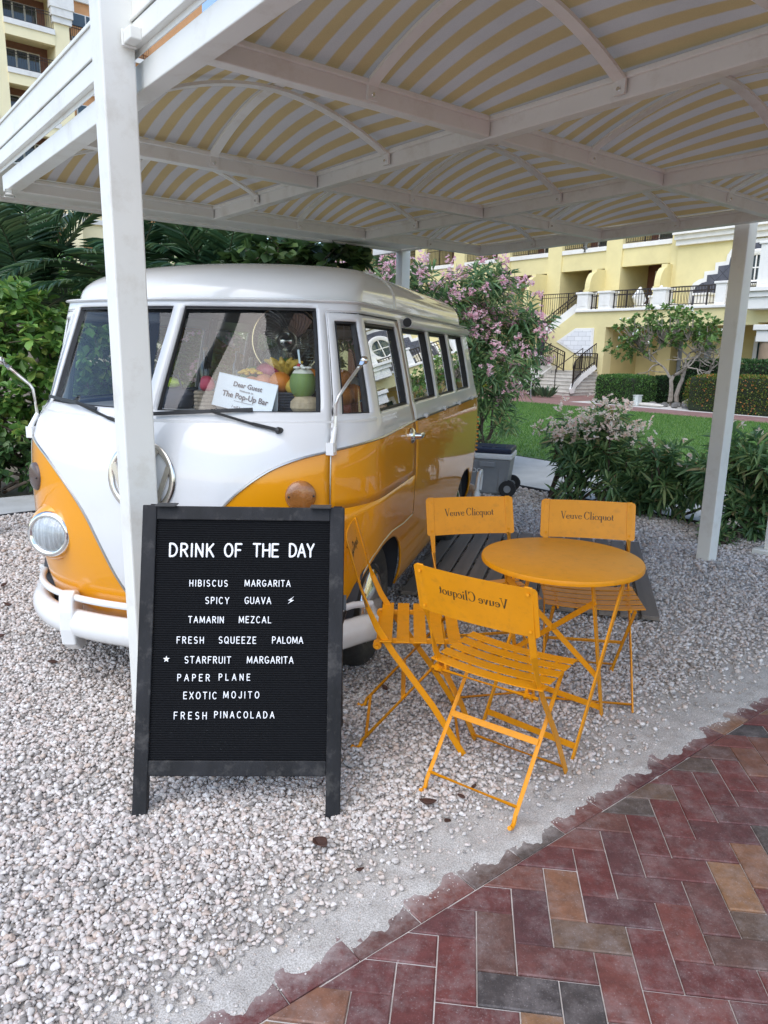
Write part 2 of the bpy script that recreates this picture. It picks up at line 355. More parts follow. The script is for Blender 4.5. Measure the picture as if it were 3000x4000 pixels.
near = ramp(nt, near, [(.25, (0, 0, 0)), (1.0, (1, 1, 1))])
c = mixc(nt, c, (.58, .545, .515), mathn(nt, 'MULTIPLY', near, .72))
sp = ramp(nt, noise(nt, 210, 2, .5), [(.62, (0, 0, 0)), (.70, (1, 1, 1))]); c = mixc(nt, c, (.55, .50, .49), mathn(nt, 'MULTIPLY', sp, mathn(nt, 'MULTIPLY_ADD', dust, .9, .12)))
nt.links.new(c, b.inputs['Base Color']); b.inputs['Roughness'].default_value = .72
bn = nt.nodes.new('ShaderNodeBump'); bn.inputs['Strength'].default_value = .3; bn.inputs['Distance'].default_value = .004
nt.links.new(noise(nt, 90, 6, .7), bn.inputs['Height']); nt.links.new(bn.outputs['Normal'], b.inputs['Normal'])
M_JSAND = mat('joint_sand', (.60, .56, .53), .95, var=.15, vscale=40, bump=.3, bscale=300)
sheet('joint_sand', -8, 12, -14, EDGE + .12, -.006, M_JSAND)
def clip_half(poly, jmax):
    out = []; n = len(poly)
    for k in range(n):
        a, b_ = poly[k], poly[(k + 1) % n]
        if a[1] <= jmax: out.append(a)
        if (a[1] <= jmax) != (b_[1] <= jmax):
            t = (jmax - a[1]) / (b_[1] - a[1]); out.append((a[0] + t * (b_[0] - a[0]), jmax))
    return out
bk = MB()
def brick(poly, z):
    n = len(poly)
    if n < 3: return
    A = sum(poly[k][0] * poly[(k + 1) % n][1] - poly[(k + 1) % n][0] * poly[k][1] for k in range(n)) / 2
    if abs(A) < .0012: return
    if A < 0: poly = poly[::-1]
    cx = sum(p[0] for p in poly) / n; cy = sum(p[1] for p in poly) / n
    def ins(d):
        o_ = []
        for k in range(n):
            p0, p1, p2 = Vector(poly[k - 1]), Vector(poly[k]), Vector(poly[(k + 1) % n])
            e1 = (p1 - p0).normalized(); e2 = (p2 - p1).normalized(); n1 = Vector((-e1.y, e1.x)); n2 = Vector((-e2.y, e2.x))
            bb = n1 + n2; q = bb.length_squared
            o_.append(p1 + bb * (2 * d / q if q > .3 else d))
        return o_
    tx, ty = random.uniform(-.008, .008), random.uniform(-.008, .008)
    ring = [[gw(p[0], p[1], zz + (tx * (p[0] - cx) + ty * (p[1] - cy))) for p in ins(d)] for d, zz in ((.0018, z - .03), (.0018, z - .003), (.0050, z))]
    F = [tuple(2 * n + k for k in range(n))]
    for r in range(2):
        for k in range(n): F.append((r * n + k, r * n + (k + 1) % n, (r + 1) * n + (k + 1) % n, (r + 1) * n + k))
    bk.add(ring[0] + ring[1] + ring[2], F)
U = .1; ca, sa = cos(radians(-45)), sin(radians(-45))
def hb(x, y): return (x * ca - y * sa - .3, x * sa + y * ca + EDGE + .013)
for a in range(-70, 90):
    for b_ in range(-70, 90):
        # herringbone: horizontal bricks where (a-b)%4==0, vertical where (a-b)%4==3 (unit cells of one brick width)
        k = (a - b_) % 4
        if k == 0: q = [(a, b_), (a + 2, b_), (a + 2, b_ + 1), (a, b_ + 1)]
        elif k == 3: q = [(a, b_), (a + 1, b_), (a + 1, b_ + 2), (a, b_ + 2)]
        else: continue
        poly = [hb(x * U, y * U) for x, y in q]
        if max(p[0] for p in poly) < -3 or min(p[0] for p in poly) > 5.2 or max(p[1] for p in poly) < -3.6 or min(p[1] for p in poly) > EDGE: continue
        brick(clip_half(poly, EDGE), random.gauss(0, .0012))
x = -3.03
while x < 5.2:
    brick([(x, EDGE), (x + .205, EDGE), (x + .205, EDGE + .1), (x, EDGE + .1)], random.gauss(.0005, .0012)); x += .205
o = bk.build('brick_paving', M_BRICK); o['kind'] = 'structure'
sheet('brick_paving', -30, 30, -30, -3.55, -.002, M_BRICK)
# concrete paths
sheet('concrete_path', 5.22, 7.1, -20, 5.4, .012, M_CONC, nx=2, ny=12)
sheet('concrete_path', -14, 5.2, 4.62, 5.45, .016, M_CONC, nx=12, ny=2)
# lawn
m, nt, b = newmat('lawn'); M_LAWN = m
c = ramp(nt, noise(nt, .6, 4, .6), [(.3, (.062, .145, .032)), (.7, (.098, .20, .046))]); c = mixc(nt, c, ramp(nt, noise(nt, 55, 5, .7), [(.3, (.5, .5, .5)), (.75, (1.3, 1.3, 1.1))]), .7, 'MULTIPLY')
nt.links.new(c, b.inputs['Base Color']); b.inputs['Roughness'].default_value = .8
sheet('lawn', 7.1, 16.5, -25, 22, .02, M_LAWN)
M_GRASS = leafmat('grass_blade', [(0, (.042, .105, .022)), (.6, (.085, .175, .04)), (1, (.15, .23, .06))], .3, .6, .2)
def blades(N, i0, i1, j0, j1, h, wd_):
    I = RNG.uniform(i0, i1, N); J = RNG.uniform(j0, j1, N); X = GX + GU[0] * I + GV[0] * J; Y = GY + GU[1] * I + GV[1] * J
    ok = seen(np.stack([X, Y, X * 0], 1), .6); X, Y = X[ok], Y[ok]; N = len(X)
    a = RNG.uniform(0, 6.28, N); hh = h * RNG.uniform(.5, 1.2, N); le = RNG.normal(0, .4, (N, 2)) * hh[:, None]; w = wd_ * RNG.uniform(.7, 1.3, N)
    B = np.stack([X, Y, np.full(N, .018)], 1); S = np.stack([np.cos(a) * w, np.sin(a) * w, a * 0], 1); T = B + np.stack([le[:, 0], le[:, 1], hh], 1)
    P = np.stack([B - S, B + S, T], 1).reshape(-1, 3); return P, np.arange(len(P))
Pg, Fg = blades(150000, 7.1, 16.5, -6, 14, .05, .006)
o = npmesh('grass', Pg, Fg, 3, M_GRASS); tag(o, 'short mown grass blades of the lawn', 'grass', kind='stuff')
M_FARBRICK = mat('far_brick', (.24, .13, .115), .85, var=.25, vscale=5, dirt=(.38, .32, .3, .5), dscale=2)
sheet('brick_path', 16.5, 18.15, -25, 22, .018, M_FARBRICK, ny=20)
sheet('brick_plaza', 18.15, 24, 12.4, 22, .014, M_FARBRICK)
M_PEBBLE = mat('white_pebbles', (.60, .58, .55), .9, var=.35, vscale=60, bump=.6, bscale=40)
sheet('pebble_bed', 18.15, 23, -25, 12.4, .016, M_PEBBLE)

# ------------------------------------------------------------------ lettering (own stroke alphabets)
def arc(cx, cy, rx, ry, a0, a1, n=10): return [(cx + rx * cos(radians(a0 + (a1 - a0) * k / n)), cy + ry * sin(radians(a0 + (a1 - a0) * k / n))) for k in range(n + 1)]
L_ = lambda *p: list(p)
CAPS = {
 'A': (.62, [L_((0, 0), (.31, 1), (.62, 0)), L_((.11, .33), (.51, .33))]),
 'B': (.5, [L_((0, 0), (0, 1)), [(0, 1), (.22, 1)] + arc(.22, .76, .22, .24, 90, -90) + [(0, .52)], [(0, .52), (.24, .52)] + arc(.24, .26, .26, .26, 90, -90) + [(0, 0)]]),
 'C': (.55, [arc(.3, .5, .3, .5, 48, 312, 18)]),
 'D': (.55, [L_((0, 0), (0, 1)), [(0, 1), (.15, 1)] + arc(.15, .5, .4, .5, 90, -90, 14) + [(0, 0)]]),
 'E': (.45, [L_((.45, 1), (0, 1), (0, 0), (.45, 0)), L_((0, .52), (.38, .52))]),
 'F': (.45, [L_((.45, 1), (0, 1), (0, 0)), L_((0, .52), (.36, .52))]),
 'G': (.58, [arc(.3, .5, .3, .5, 48, 345, 18) + [(.58, .42), (.34, .42)]]),
 'H': (.52, [L_((0, 0), (0, 1)), L_((.52, 0), (.52, 1)), L_((0, .5), (.52, .5))]),
 'I': (0, [L_((0, 0), (0, 1))]),
 'J': (.38, [[(.38, 1), (.38, .22)] + arc(.19, .2, .19, .2, 0, -170)]),
 'K': (.52, [L_((0, 0), (0, 1)), L_((.5, 1), (.02, .42)), L_((.18, .58), (.52, 0))]),
 'L': (.42, [L_((0, 1), (0, 0), (.42, 0))]),
 'M': (.74, [L_((0, 0), (.05, 1), (.37, .12), (.69, 1), (.74, 0))]),
 'N': (.52, [L_((0, 0), (0, 1), (.52, 0), (.52, 1))]),
 'O': (.6, [arc(.3, .5, .3, .5, 0, 360, 24)]),
 'P': (.46, [L_((0, 0), (0, 1)), [(0, 1), (.22, 1)] + arc(.22, .74, .24, .26, 90, -90) + [(0, .48)]]),
 'Q': (.6, [arc(.3, .5, .3, .5, 0, 360, 24), L_((.36, .25), (.6, -.03))]),
 'R': (.5, [L_((0, 0), (0, 1)), [(0, 1), (.22, 1)] + arc(.22, .75, .25, .25, 90, -90) + [(0, .5)], L_((.22, .5), (.5, 0))]),
 'S': (.48, [arc(.24, .745, .23, .255, 40, 270, 12)[:-1] + arc(.24, .25, .24, .25, 90, -140, 12)]),
 'T': (.54, [L_((0, 1), (.54, 1)), L_((.27, 1), (.27, 0))]),
 'U': (.52, [[(0, 1), (0, .27)] + arc(.26, .26, .26, .26, 180, 360) + [(.52, 1)]]),
 'V': (.56, [L_((0, 1), (.28, 0), (.56, 1))]),
 'X': (.54, [L_((0, 0), (.54, 1)), L_((0, 1), (.54, 0))]),
 'Y': (.56, [L_((0, 1), (.28, .46), (.56, 1)), L_((.28, .46), (.28, 0))]),
 'Z': (.5, [L_((0, 1), (.5, 1), (0, 0), (.5, 0))])}
def caps_word(mb, text, x0, x1, y, h, M, r):
    lw = [CAPS[c][0] for c in text]; x0 += r; x1 -= r; y += r; h -= 2 * r
    tot = sum(lw) * h; gap = (x1 - x0 - tot) / max(1, len(text) - 1); sx = 1
    if gap < .1 * h and len(text) > 1: gap = .16 * h; sx = (x1 - x0 - gap * (len(text) - 1)) / tot
    x = x0
    for c, w in zip(text, lw):
        parts = []
        for st in CAPS[c][1]:
            if len(st) > 21 and abs(st[0][0] - st[-1][0]) + abs(st[0][1] - st[-1][1]) < .02: parts.append(st); continue
            cur = [st[0]]
            for q in range(1, len(st)):
                cur.append(st[q])
                if q < len(st) - 1:
                    d0 = Vector(st[q]) - Vector(st[q - 1]); d1 = Vector(st[q + 1]) - Vector(st[q])
                    if d0.length > 1e-6 and d1.length > 1e-6 and d0.angle(d1) > radians(50): parts.append(cur); cur = [st[q]]
            parts.append(cur)
        for st in parts:
            cl = len(st) > 20 and abs(st[0][0] - st[-1][0]) + abs(st[0][1] - st[-1][1]) < .02
            pts = [M @ Vector((x + p[0] * h * sx, y + p[1] * h, .0015 + .0002 * random.random())) for p in st]
            if not cl:                                       # rounded ends
                d0 = (pts[0] - pts[1]).normalized(); d1 = (pts[-1] - pts[-2]).normalized()
                pts = [pts[0] + d0 * r * .8] + pts + [pts[-1] + d1 * r * .8]
                rr = [r * .55] + [r] * (len(pts) - 2) + [r * .55]
                mb.tube(pts, rr, 8, up=M.to_3x3() @ Vector((0, 0, 1)), sq=(1, .6))
            else: mb.tube(pts[:-1], r, 8, closed=True, up=M.to_3x3() @ Vector((0, 0, 1)), sq=(1, .6))
        x += w * h * sx + gap
# a high-contrast serif lower case: strokes are (points, width at each end)
def sarc(cx, cy, rx, ry, a0, a1, thick, thin, n=14):
    P = arc(cx, cy, rx, ry, a0, a1, n); W = []
    for k in range(n + 1):
        a = radians(a0 + (a1 - a0) * k / n); W.append(thin + (thick - thin) * abs(cos(a)) ** 1.6)
    return P, W
TK, TN = .13, .035
def st(x0, y0, x1, y1, w): return [(x0, y0), (x1, y1)], [w, w]
SERIF = {
 'V': (.72, [st(.1, .98, .37, .0, TK), st(.37, .0, .62, .98, TN), st(-.02, .98, .24, .98, TN), st(.5, .98, .74, .98, TN)]),
 'e': (.46, [sarc(.23, .25, .2, .25, 20, 330, TK, TN, 18), st(.06, .28, .42, .28, TN)]),
 'u': (.54, [st(.1, .5, .1, .12, TK), sarc(.25, .14, .15, .13, 180, 330, TN * 1.6, TN), st(.42, .5, .42, 0, TK), st(0, .5, .1, .5, TN), st(.32, .5, .42, .5, TN), st(.42, .01, .53, .01, TN)]),
 'v': (.5, [st(.1, .5, .26, 0, TK), st(.26, 0, .42, .5, TN), st(0, .5, .2, .5, TN), st(.34, .5, .5, .5, TN)]),
 'C': (.72, [sarc(.36, .49, .33, .5, 40, 320, TK * 1.1, TN, 20), st(.64, .98, .64, .66, TN), st(.62, .3, .64, .2, TN)]),
 'l': (.26, [st(.13, 0, .13, 1, TK), st(.02, 0, .25, 0, TN), st(.03, 1, .13, 1, TN)]),
 'i': (.26, [st(.13, 0, .13, .5, TK), st(.02, 0, .25, 0, TN), st(.03, .5, .13, .5, TN), st(.125, .68, .135, .8, TK)]),
 'c': (.44, [sarc(.24, .25, .2, .25, 40, 320, TK, TN, 18), st(.38, .4, .4, .36, TK * .8)]),
 'q': (.54, [sarc(.24, .25, .2, .25, 30, 330, TK, TN, 18), st(.42, .5, .42, -.3, TK), st(.32, -.3, .53, -.3, TN)]),
 'o': (.5, [sarc(.25, .25, .21, .25, 0, 360, TK, TN, 24)]),
 't': (.34, [st(.15, .1, .15, .72, TK), sarc(.24, .1, .09, .1, 180, 320, TN * 1.5, TN), st(.02, .5, .31, .5, TN)])}
def serif_word(mb, text, cx, y, h, M, depth):
    adv = [(.28 if c == ' ' else SERIF[c][0] + .05) for c in text]; x = cx - sum(adv) * h / 2
    for c, a in zip(text, adv):
        if c != ' ':
            for P, W in SERIF[c][1]:
                n = len(P); ring = []
                for k in range(n):
                    p = Vector(P[k]); d = (Vector(P[min(k + 1, n - 1)]) - Vector(P[max(0, k - 1)])).normalized(); q = Vector((-d.y, d.x)) * W[k] / 2
                    ring.append((p + q, p - q))
                jit = random.uniform(0, .0002); Vv = []; F = []
                for s_ in (depth + jit, -depth - jit):
                    for a_, b_ in ring: Vv += [M @ Vector((x + a_.x * h, y + a_.y * h, s_)), M @ Vector((x + b_.x * h, y + b_.y * h, s_))]
                m_ = 2 * n
                for k in range(n - 1):
                    i = 2 * k; F += [(i, i + 1, i + 3, i + 2), (m_ + i + 1, m_ + i, m_ + i + 2, m_ + i + 3), (i, i + 2, m_ + i + 2, m_ + i), (i + 1, m_ + i + 1, m_ + i + 3, i + 3)]
                F += [(0, m_, m_ + 1, 1), (m_ - 2, m_ - 1, 2 * m_ - 1, 2 * m_ - 2)]
                mb.add(Vv, F)
        x += a * h
def textobj(name, body, size, mat_, parent, M, ext=.0004, align='CENTER', bold=0):
    cu = bpy.data.curves.new(name, 'FONT'); cu.body = body; cu.size = size; cu.align_x = align; cu.extrude = ext; cu.offset = bold; cu.resolution_u = 3
    t = bpy.data.objects.new(name, cu); COL.objects.link(t); dg = bpy.context.evaluated_depsgraph_get()
    me = bpy.data.meshes.new_from_object(t.evaluated_get(dg)); bpy.data.objects.remove(t); bpy.data.curves.remove(cu)
    me.materials.clear(); o = meshobj(name, me, mat_, parent); o.matrix_local = M; return o

# ------------------------------------------------------------------ pergola with the striped sliding canopy (site-aligned)
def build_pergola():
    Z = 2.375; t = gempty('pergola', label='white metal pergola with yellow and white striped fabric canopy over the van', cat='pergola')
    h = .0525
    for (i, j) in ((-.1275, .4075), (4.06, .24), (4.06, 3.9), (-.1275, 3.9)):
        MB().span((i - h, j - h, .0), (i + h + .010, j + h, 3.05)).build('post', M_WHITE, t, bevel=.006)
    def girder(i, z0, z1, w, j0=-2.7, j1=4.36):
        mb = MB(); mb.span((i - w / 2, j0, z0), (i + w / 2, j1, z1)); return mb
    mb = girder(-.045, 2.575, 2.70, .05); mb.span((-.078, -2.7, 2.685), (-.072, 4.36, 2.70)); mb.span((-.080, -2.7, 2.569), (-.0705, 4.36, 2.583))
    mb.build('girder', M_WHITE, t, bevel=.003)
    girder(-.058, 2.495, 2.566, .03).build('track', M_WHITE, t, bevel=.003)
    girder(4.03, 2.53, 2.68, .05).build('girder', M_WHITE, t, bevel=.003)
    MB().span((-.048, -2.7, 2.476), (-.044, 4.36, 2.574)).build('fascia_plate', M_WHITE, t)
    MB().span((-.02, 2.68, 2.548), (4.0, 3.859, 2.556)).build('soffit_panel', M_WHITE, t)
    for j in (3.9, -2.3):
        MB().span((-.02, j - .04, 2.53), (4.0, j + .04, 2.68)).build('cross_beam', M_WHITE, t, bevel=.003)
    MB().span((-.116, .335, 2.482), (-.066, .346, 2.535)).span((-.112, .27, 2.488), (-.072, .3345, 2.528)).build('bracket', M_WHITE, t, bevel=.004)
    rows = (-2, -1, 0, 1, 2)
    # frame of the canopy: beams along the site's two directions
    for k in range(4):
        i = k * GS; w = .075 if k in (0, 3) else .06; mb = MB()
        mb.span((i - w / 2, -2 * GS - .03, Z), (i + w / 2, 2 * GS + .03, Z + .088))
        for s in (-1, 1):
            if 0 <= i + s * .01 <= 3 * GS: mb.span((i + s * (w / 2 - .001), -2 * GS, Z + .062), (i + s * (w / 2 + .016), 2 * GS, Z + .082))
        mb.build('main_beam', M_WHITE, t, bevel=.004)
    for r in rows:
        j = r * GS
        for k in range(3):
            i0, i1 = k * GS + .036, (k + 1) * GS - .036; mb = MB()
            mb.span((i0, j - .028, Z + .003), (i1, j + .028, Z + .085))
            for s in (-1, 1):
                if -2 * GS <= j + s * .01 <= 2 * GS: mb.span((i0 + .018, j + s * .027, Z + .060), (i1 - .018, j + s * .043, Z + .080))
            mb.build('cross_beam', M_WHITE, t, bevel=.004)
    A = .15
    def dome(x, y): return Z + .083 + A * (1 - abs(2 * x - 1) ** 1.9) * (1 - abs(2 * y - 1) ** 1.9)
    m, nt, b = newmat('striped_awning_fabric')
    tc = nt.nodes.new('ShaderNodeTexCoord'); sp = nt.nodes.new('ShaderNodeSeparateXYZ'); nt.links.new(tc.outputs['Object'], sp.inputs[0])
    u = mathn(nt, 'MULTIPLY_ADD', sp.outputs['X'], 12 / GS, .18); u = mathn(nt, 'ADD', u, mathn(nt, 'MULTIPLY_ADD', noise(nt, 3.5, 2, .5), .10, -.05))
    fr = mathn(nt, 'FRACT', u); s = ramp(nt, fr, [(.0, (.5, .5, .5)), (.03, (0, 0, 0)), (.47, (0, 0, 0)), (.53, (1, 1, 1)), (.97, (1, 1, 1)), (1, (.5, .5, .5))])
    c = mixc(nt, (.48, .455, .42), (.46, .345, .165), s)
    c = mixc(nt, c, ramp(nt, noise(nt, 420, 2, .6), [(.3, (.82, .82, .82)), (.7, (1.06, 1.06, 1.06))]), .7, 'MULTIPLY')
    c = mixc(nt, c, ramp(nt, noise(nt, 1.4, 5, .6), [(.35, (.86, .86, .86)), (.7, (1.0, 1.0, 1.0))]), 1, 'MULTIPLY')
    nt.links.new(c, b.inputs['Base Color']); b.inputs['Roughness'].default_value = .95; b.inputs['Specular IOR Level'].default_value = .1
    bn = nt.nodes.new('ShaderNodeBump'); bn.inputs['Strength'].default_value = .5; bn.inputs['Distance'].default_value = .03; nt.links.new(noise(nt, 5, 4, .55, stretch=(1, .35, 1)), bn.inputs['Height']); nt.links.new(bn.outputs['Normal'], b.inputs['Normal'])
    tr = nt.nodes.new('ShaderNodeBsdfTranslucent'); nt.links.new(c, tr.inputs['Color'])
    mx = nt.nodes.new('ShaderNodeMixShader'); mx.inputs[0].default_value = .20; nt.links.new(b.outputs[0], mx.inputs[1]); nt.links.new(tr.outputs[0], mx.inputs[2])
    nt.links.new(mx.outputs[0], nt.nodes['Material Output'].inputs['Surface']); M_FAB = m
    N = 16
    for r in range(-2, 2):
        for k in range(3):
            P = []; F = []
            for a in range(N + 1):
                for b_ in range(N + 1):
                    x, y = a / N, b_ / N
                    sag = .012 * (1 - (abs(2 * x - 1) < .01)) * sin(2 * pi * x) ** 2 * sin(pi * y)
                    P.append((k * GS + x * GS, r * GS + y * GS, dome(x, y) - sag + .012))
            for a in range(N):
                for b_ in range(N): F.append((a * (N + 1) + b_, (a + 1) * (N + 1) + b_, (a + 1) * (N + 1) + b_ + 1, a * (N + 1) + b_ + 1))
            MB().add(P, F).build('fabric_panel', M_FAB, t, smooth=True, ang=180)
            def rib(fx, fy, wd_, t0, t1, off):
                pts = [(*(fx(0)), Z + .012), (*(fx(0)), Z + .06)]
                for q in range(25):
                    x = q / 24; p = fx(lerp(t0, t1, x)); g = 1 - abs(2 * x - 1) ** 1.9
                    pts.append((p[0], p[1], Z + .083 + A * g - off))
                pts += [(*(fx(1)), Z + .06), (*(fx(1)), Z + .012)]
                MB().strip(pts, .046, .012, wd_).build('arch_rib', M_WHITE, t, smooth=True, ang=30)
            ic, jc = (k + .5) * GS, (r + .5) * GS
            rib(lambda q: (ic, r * GS + .034 + q * (GS - .068)), 0, (1, 0, 0), .012, .988, .004)
            rib(lambda q: (k * GS + .045 + q * (GS - .09), jc), 0, (0, 1, 0), .012, .988, .018)
            for (x, y, dx, dy) in ((ic, r * GS + .040, 0, 1), (ic, (r + 1) * GS - .040, 0, -1), (k * GS + .052, jc, 1, 0), ((k + 1) * GS - .052, jc, -1, 0)):
                MB().tube([(x, y, Z + .03), (x + dx * .006, y + dy * .006, Z + .03)], .007, 8).build('bolt', M_CHROME, t)
    MB().tube([(3.95, 1.47, Z), (3.95, 1.47, Z - .045)], .022, 12).tube([(3.95, 1.47, Z - .045), (3.95, 1.47, Z - .07)], .012, 8).build('hook', M_WHITE, t, smooth=True)
    MB().tube([(-.03, 2.55, Z), (-.03, 2.55, Z - .03)], .02, 12).tube([(-.03, 2.55, Z - .03), (-.03, 2.55, Z - .045)], .03, 10).build('hook', M_WHITE, t, smooth=True)
build_pergola()

# ------------------------------------------------------------------ A-frame menu board
def build_sign():
    t = empty('menu_board', (-.4645, 2.0505, .012), radians(1.72), 'black wooden A-frame letter board listing the drink of the day', 'menu board')
    L = radians(17); M = Matrix(((1, 0, 0, 0), (0, sin(L), -cos(L), 0), (0, cos(L), sin(L), 0), (0, 0, 0, 1)))
    def B(mb, u0, u1, v0, v1, w0, w1):
        mb.box(M @ Vector(((u0 + u1) / 2, (v0 + v1) / 2, (w0 + w1) / 2)), (u1 - u0, v1 - v0, w1 - w0), M.to_3x3()); return mb
    B(MB(), -.330, -.283, 0, 1.018, -.032, 0).build('leg', M_WOODB, t, bevel=.003)
    B(MB(), .293, .341, 0, 1.018, -.032, 0).build('leg', M_WOODB, t, bevel=.003)
    B(MB(), -.2828, .2928, .970, 1.016, -.031, -.001).build('rail', M_WOODB, t, bevel=.003)
    B(MB(), -.2828, .2928, .136, .186, -.031, -.001).build('rail', M_WOODB, t, bevel=.003)
    m, nt, b = newmat('black_felt'); 
    c = ramp(nt, noise(nt, 900, 2, .5), [(.60, (.0075, .008, .0095)), (.78, (.045, .047, .052))]); lint = ramp(nt, noise(nt, 130, 3, .6), [(.70, (0, 0, 0)), (.76, (1, 1, 1))])
    tcn = nt.nodes.new('ShaderNodeTexCoord'); spn = nt.nodes.new('ShaderNodeSeparateXYZ'); nt.links.new(tcn.outputs['Object'], spn.inputs[0])
    low = mathn(nt, 'MULTIPLY_ADD', spn.outputs['Z'], -1.6, .78); low = mathn(nt, 'MAXIMUM', low, .08)
    c = mixc(nt, c, (.16, .165, .175), mathn(nt, 'MULTIPLY', lint, low)); nt.links.new(c, b.inputs['Base Color']); b.inputs['Roughness'].default_value = .95; b.inputs['Specular IOR Level'].default_value = .15
    # ridged felt: one mesh of half-round ribs
    P = []; F = []; n = 104; v0, v1 = .186, .970; k = 0
    for q in range(n * 6 + 1):
        f = q / 6; v = lerp(v0, v1, f / n); w = -.012 + .0034 * abs(sin(pi * f)) ** .7
        P += [M @ Vector((-.283, v, w)), M @ Vector((.293, v, w))]
    for q in range(n * 6): F.append((2 * q, 2 * q + 1, 2 * q + 3, 2 * q + 2))
    MB().add(P, F).build('felt_panel', m, t)
    B(MB(), -.290, .300, .180, .976, -.026, -.016).build('back_panel', M_BLACKP, t)
    words = [('DRINK', -.2402, -.0897, .845, .0484), ('OF', -.0586, .003, .846, .0484), ('THE', .0362, .1249, .847, .0484), ('DAY', .1571, .2433, .848, .0486), ('HIBISCUS', -.1695, -.0426, .7485, .0229), ('MARGARITA', .0124, .1656, .7502, .023), ('SPICY', -.1156, -.0363, .6914, .0239), ('GUAVA', .0139, .1025, .6926, .024), ('TAMARIN', -.17, -.0527, .6284, .0233), ('MEZCAL', -.0037, .104, .6297, .0233), ('FRESH', -.2054, -.116, .561, .0237), ('SQUEEZE', -.0678, .056, .562, .0238), ('PALOMA', .1076, .2111, .5633, .0238), ('STARFRUIT', -.1775, -.0252, .4966, .0242), ('MARGARITA', .0262, .1804, .4979, .0242), ('PAPER', -.1993, -.0928, .4388, .0241), ('PLANE', -.0644, .0393, .4417, .0231), ('EXOTIC', -.178, -.0685, .381, .0245), ('MOJITO', -.048, .0703, .3843, .0235), ('FRESH', -.2069, -.0993, .3159, .0249), ('PINACOLADA', -.0757, .1215, .3201, .0234)]
    MW = M @ Matrix.Translation((0, 0, -.0088))
    for w, x0, x1, y, hh in words:
        mb = MB(); caps_word(mb, w, x0, x1, y, hh, MW, (.0033 if hh > .04 else .00155)); o = mb.build('letters', M_LETTER, t, smooth=True, ang=60)
    star = [(cos(radians(90 + 36 * k)) * (.011 if k % 2 == 0 else .0047), sin(radians(90 + 36 * k)) * (.011 if k % 2 == 0 else .0047)) for k in range(10)]
    MB().prism(star, MW @ Matrix.Translation((-.2367, .5105, 0)), .003).build('star_symbol', M_LETTER, t)
    bolt = [(.178, .7195), (.1575, .7060), (.1675, .7055), (.1566, .6939), (.1775, .7072), (.1675, .7085)]
    MB().prism(bolt, MW, .003).build('bolt_symbol', M_LETTER, t)
    # rear frame and hinge
    top = M @ Vector((0, 1.012, -.03)); back = Vector((0, .60, 0)); d = (top - back).normalized()
    for x in (-.306, .317): MB().bar(back + V(x, 0, 0), top + V(x, .012, 0), .045, .03, (1, 0, 0)).build('rear_leg', M_WOODB, t, bevel=.003)
    for s in (.14, .95):
        p = back.lerp(top, s); MB().bar(p + V(-.283, .006, 0), p + V(.294, .006, 0), .028, .045, d).build('rail', M_WOODB, t, bevel=.003)
    pb0, pb1 = back.lerp(top, .17), back.lerp(top, .93)
    MB().add([pb0 + V(-.29, .01, 0), pb0 + V(.30, .01, 0), pb1 + V(.30, .01, 0), pb1 + V(-.29, .01, 0)], [(0, 1, 2, 3)]).build('back_panel', M_BLACKP, t)
    for x in (-.25, .262): MB().span((x - .035, .270, .9735), (x + .035, .318, .9775)).build('hinge', M_BLACKP, t, bevel=.002)
    MB().box(M @ Vector((.345, .70, -.02)), (.012, .05, .016), M.to_3x3()).tube([M @ Vector((.345, .70, -.03)), M @ Vector((.347, .66, -.10)), Vector((.330, .42, .50))], .0035, 6).build('chain', M_BLACKP, t)
build_sign()

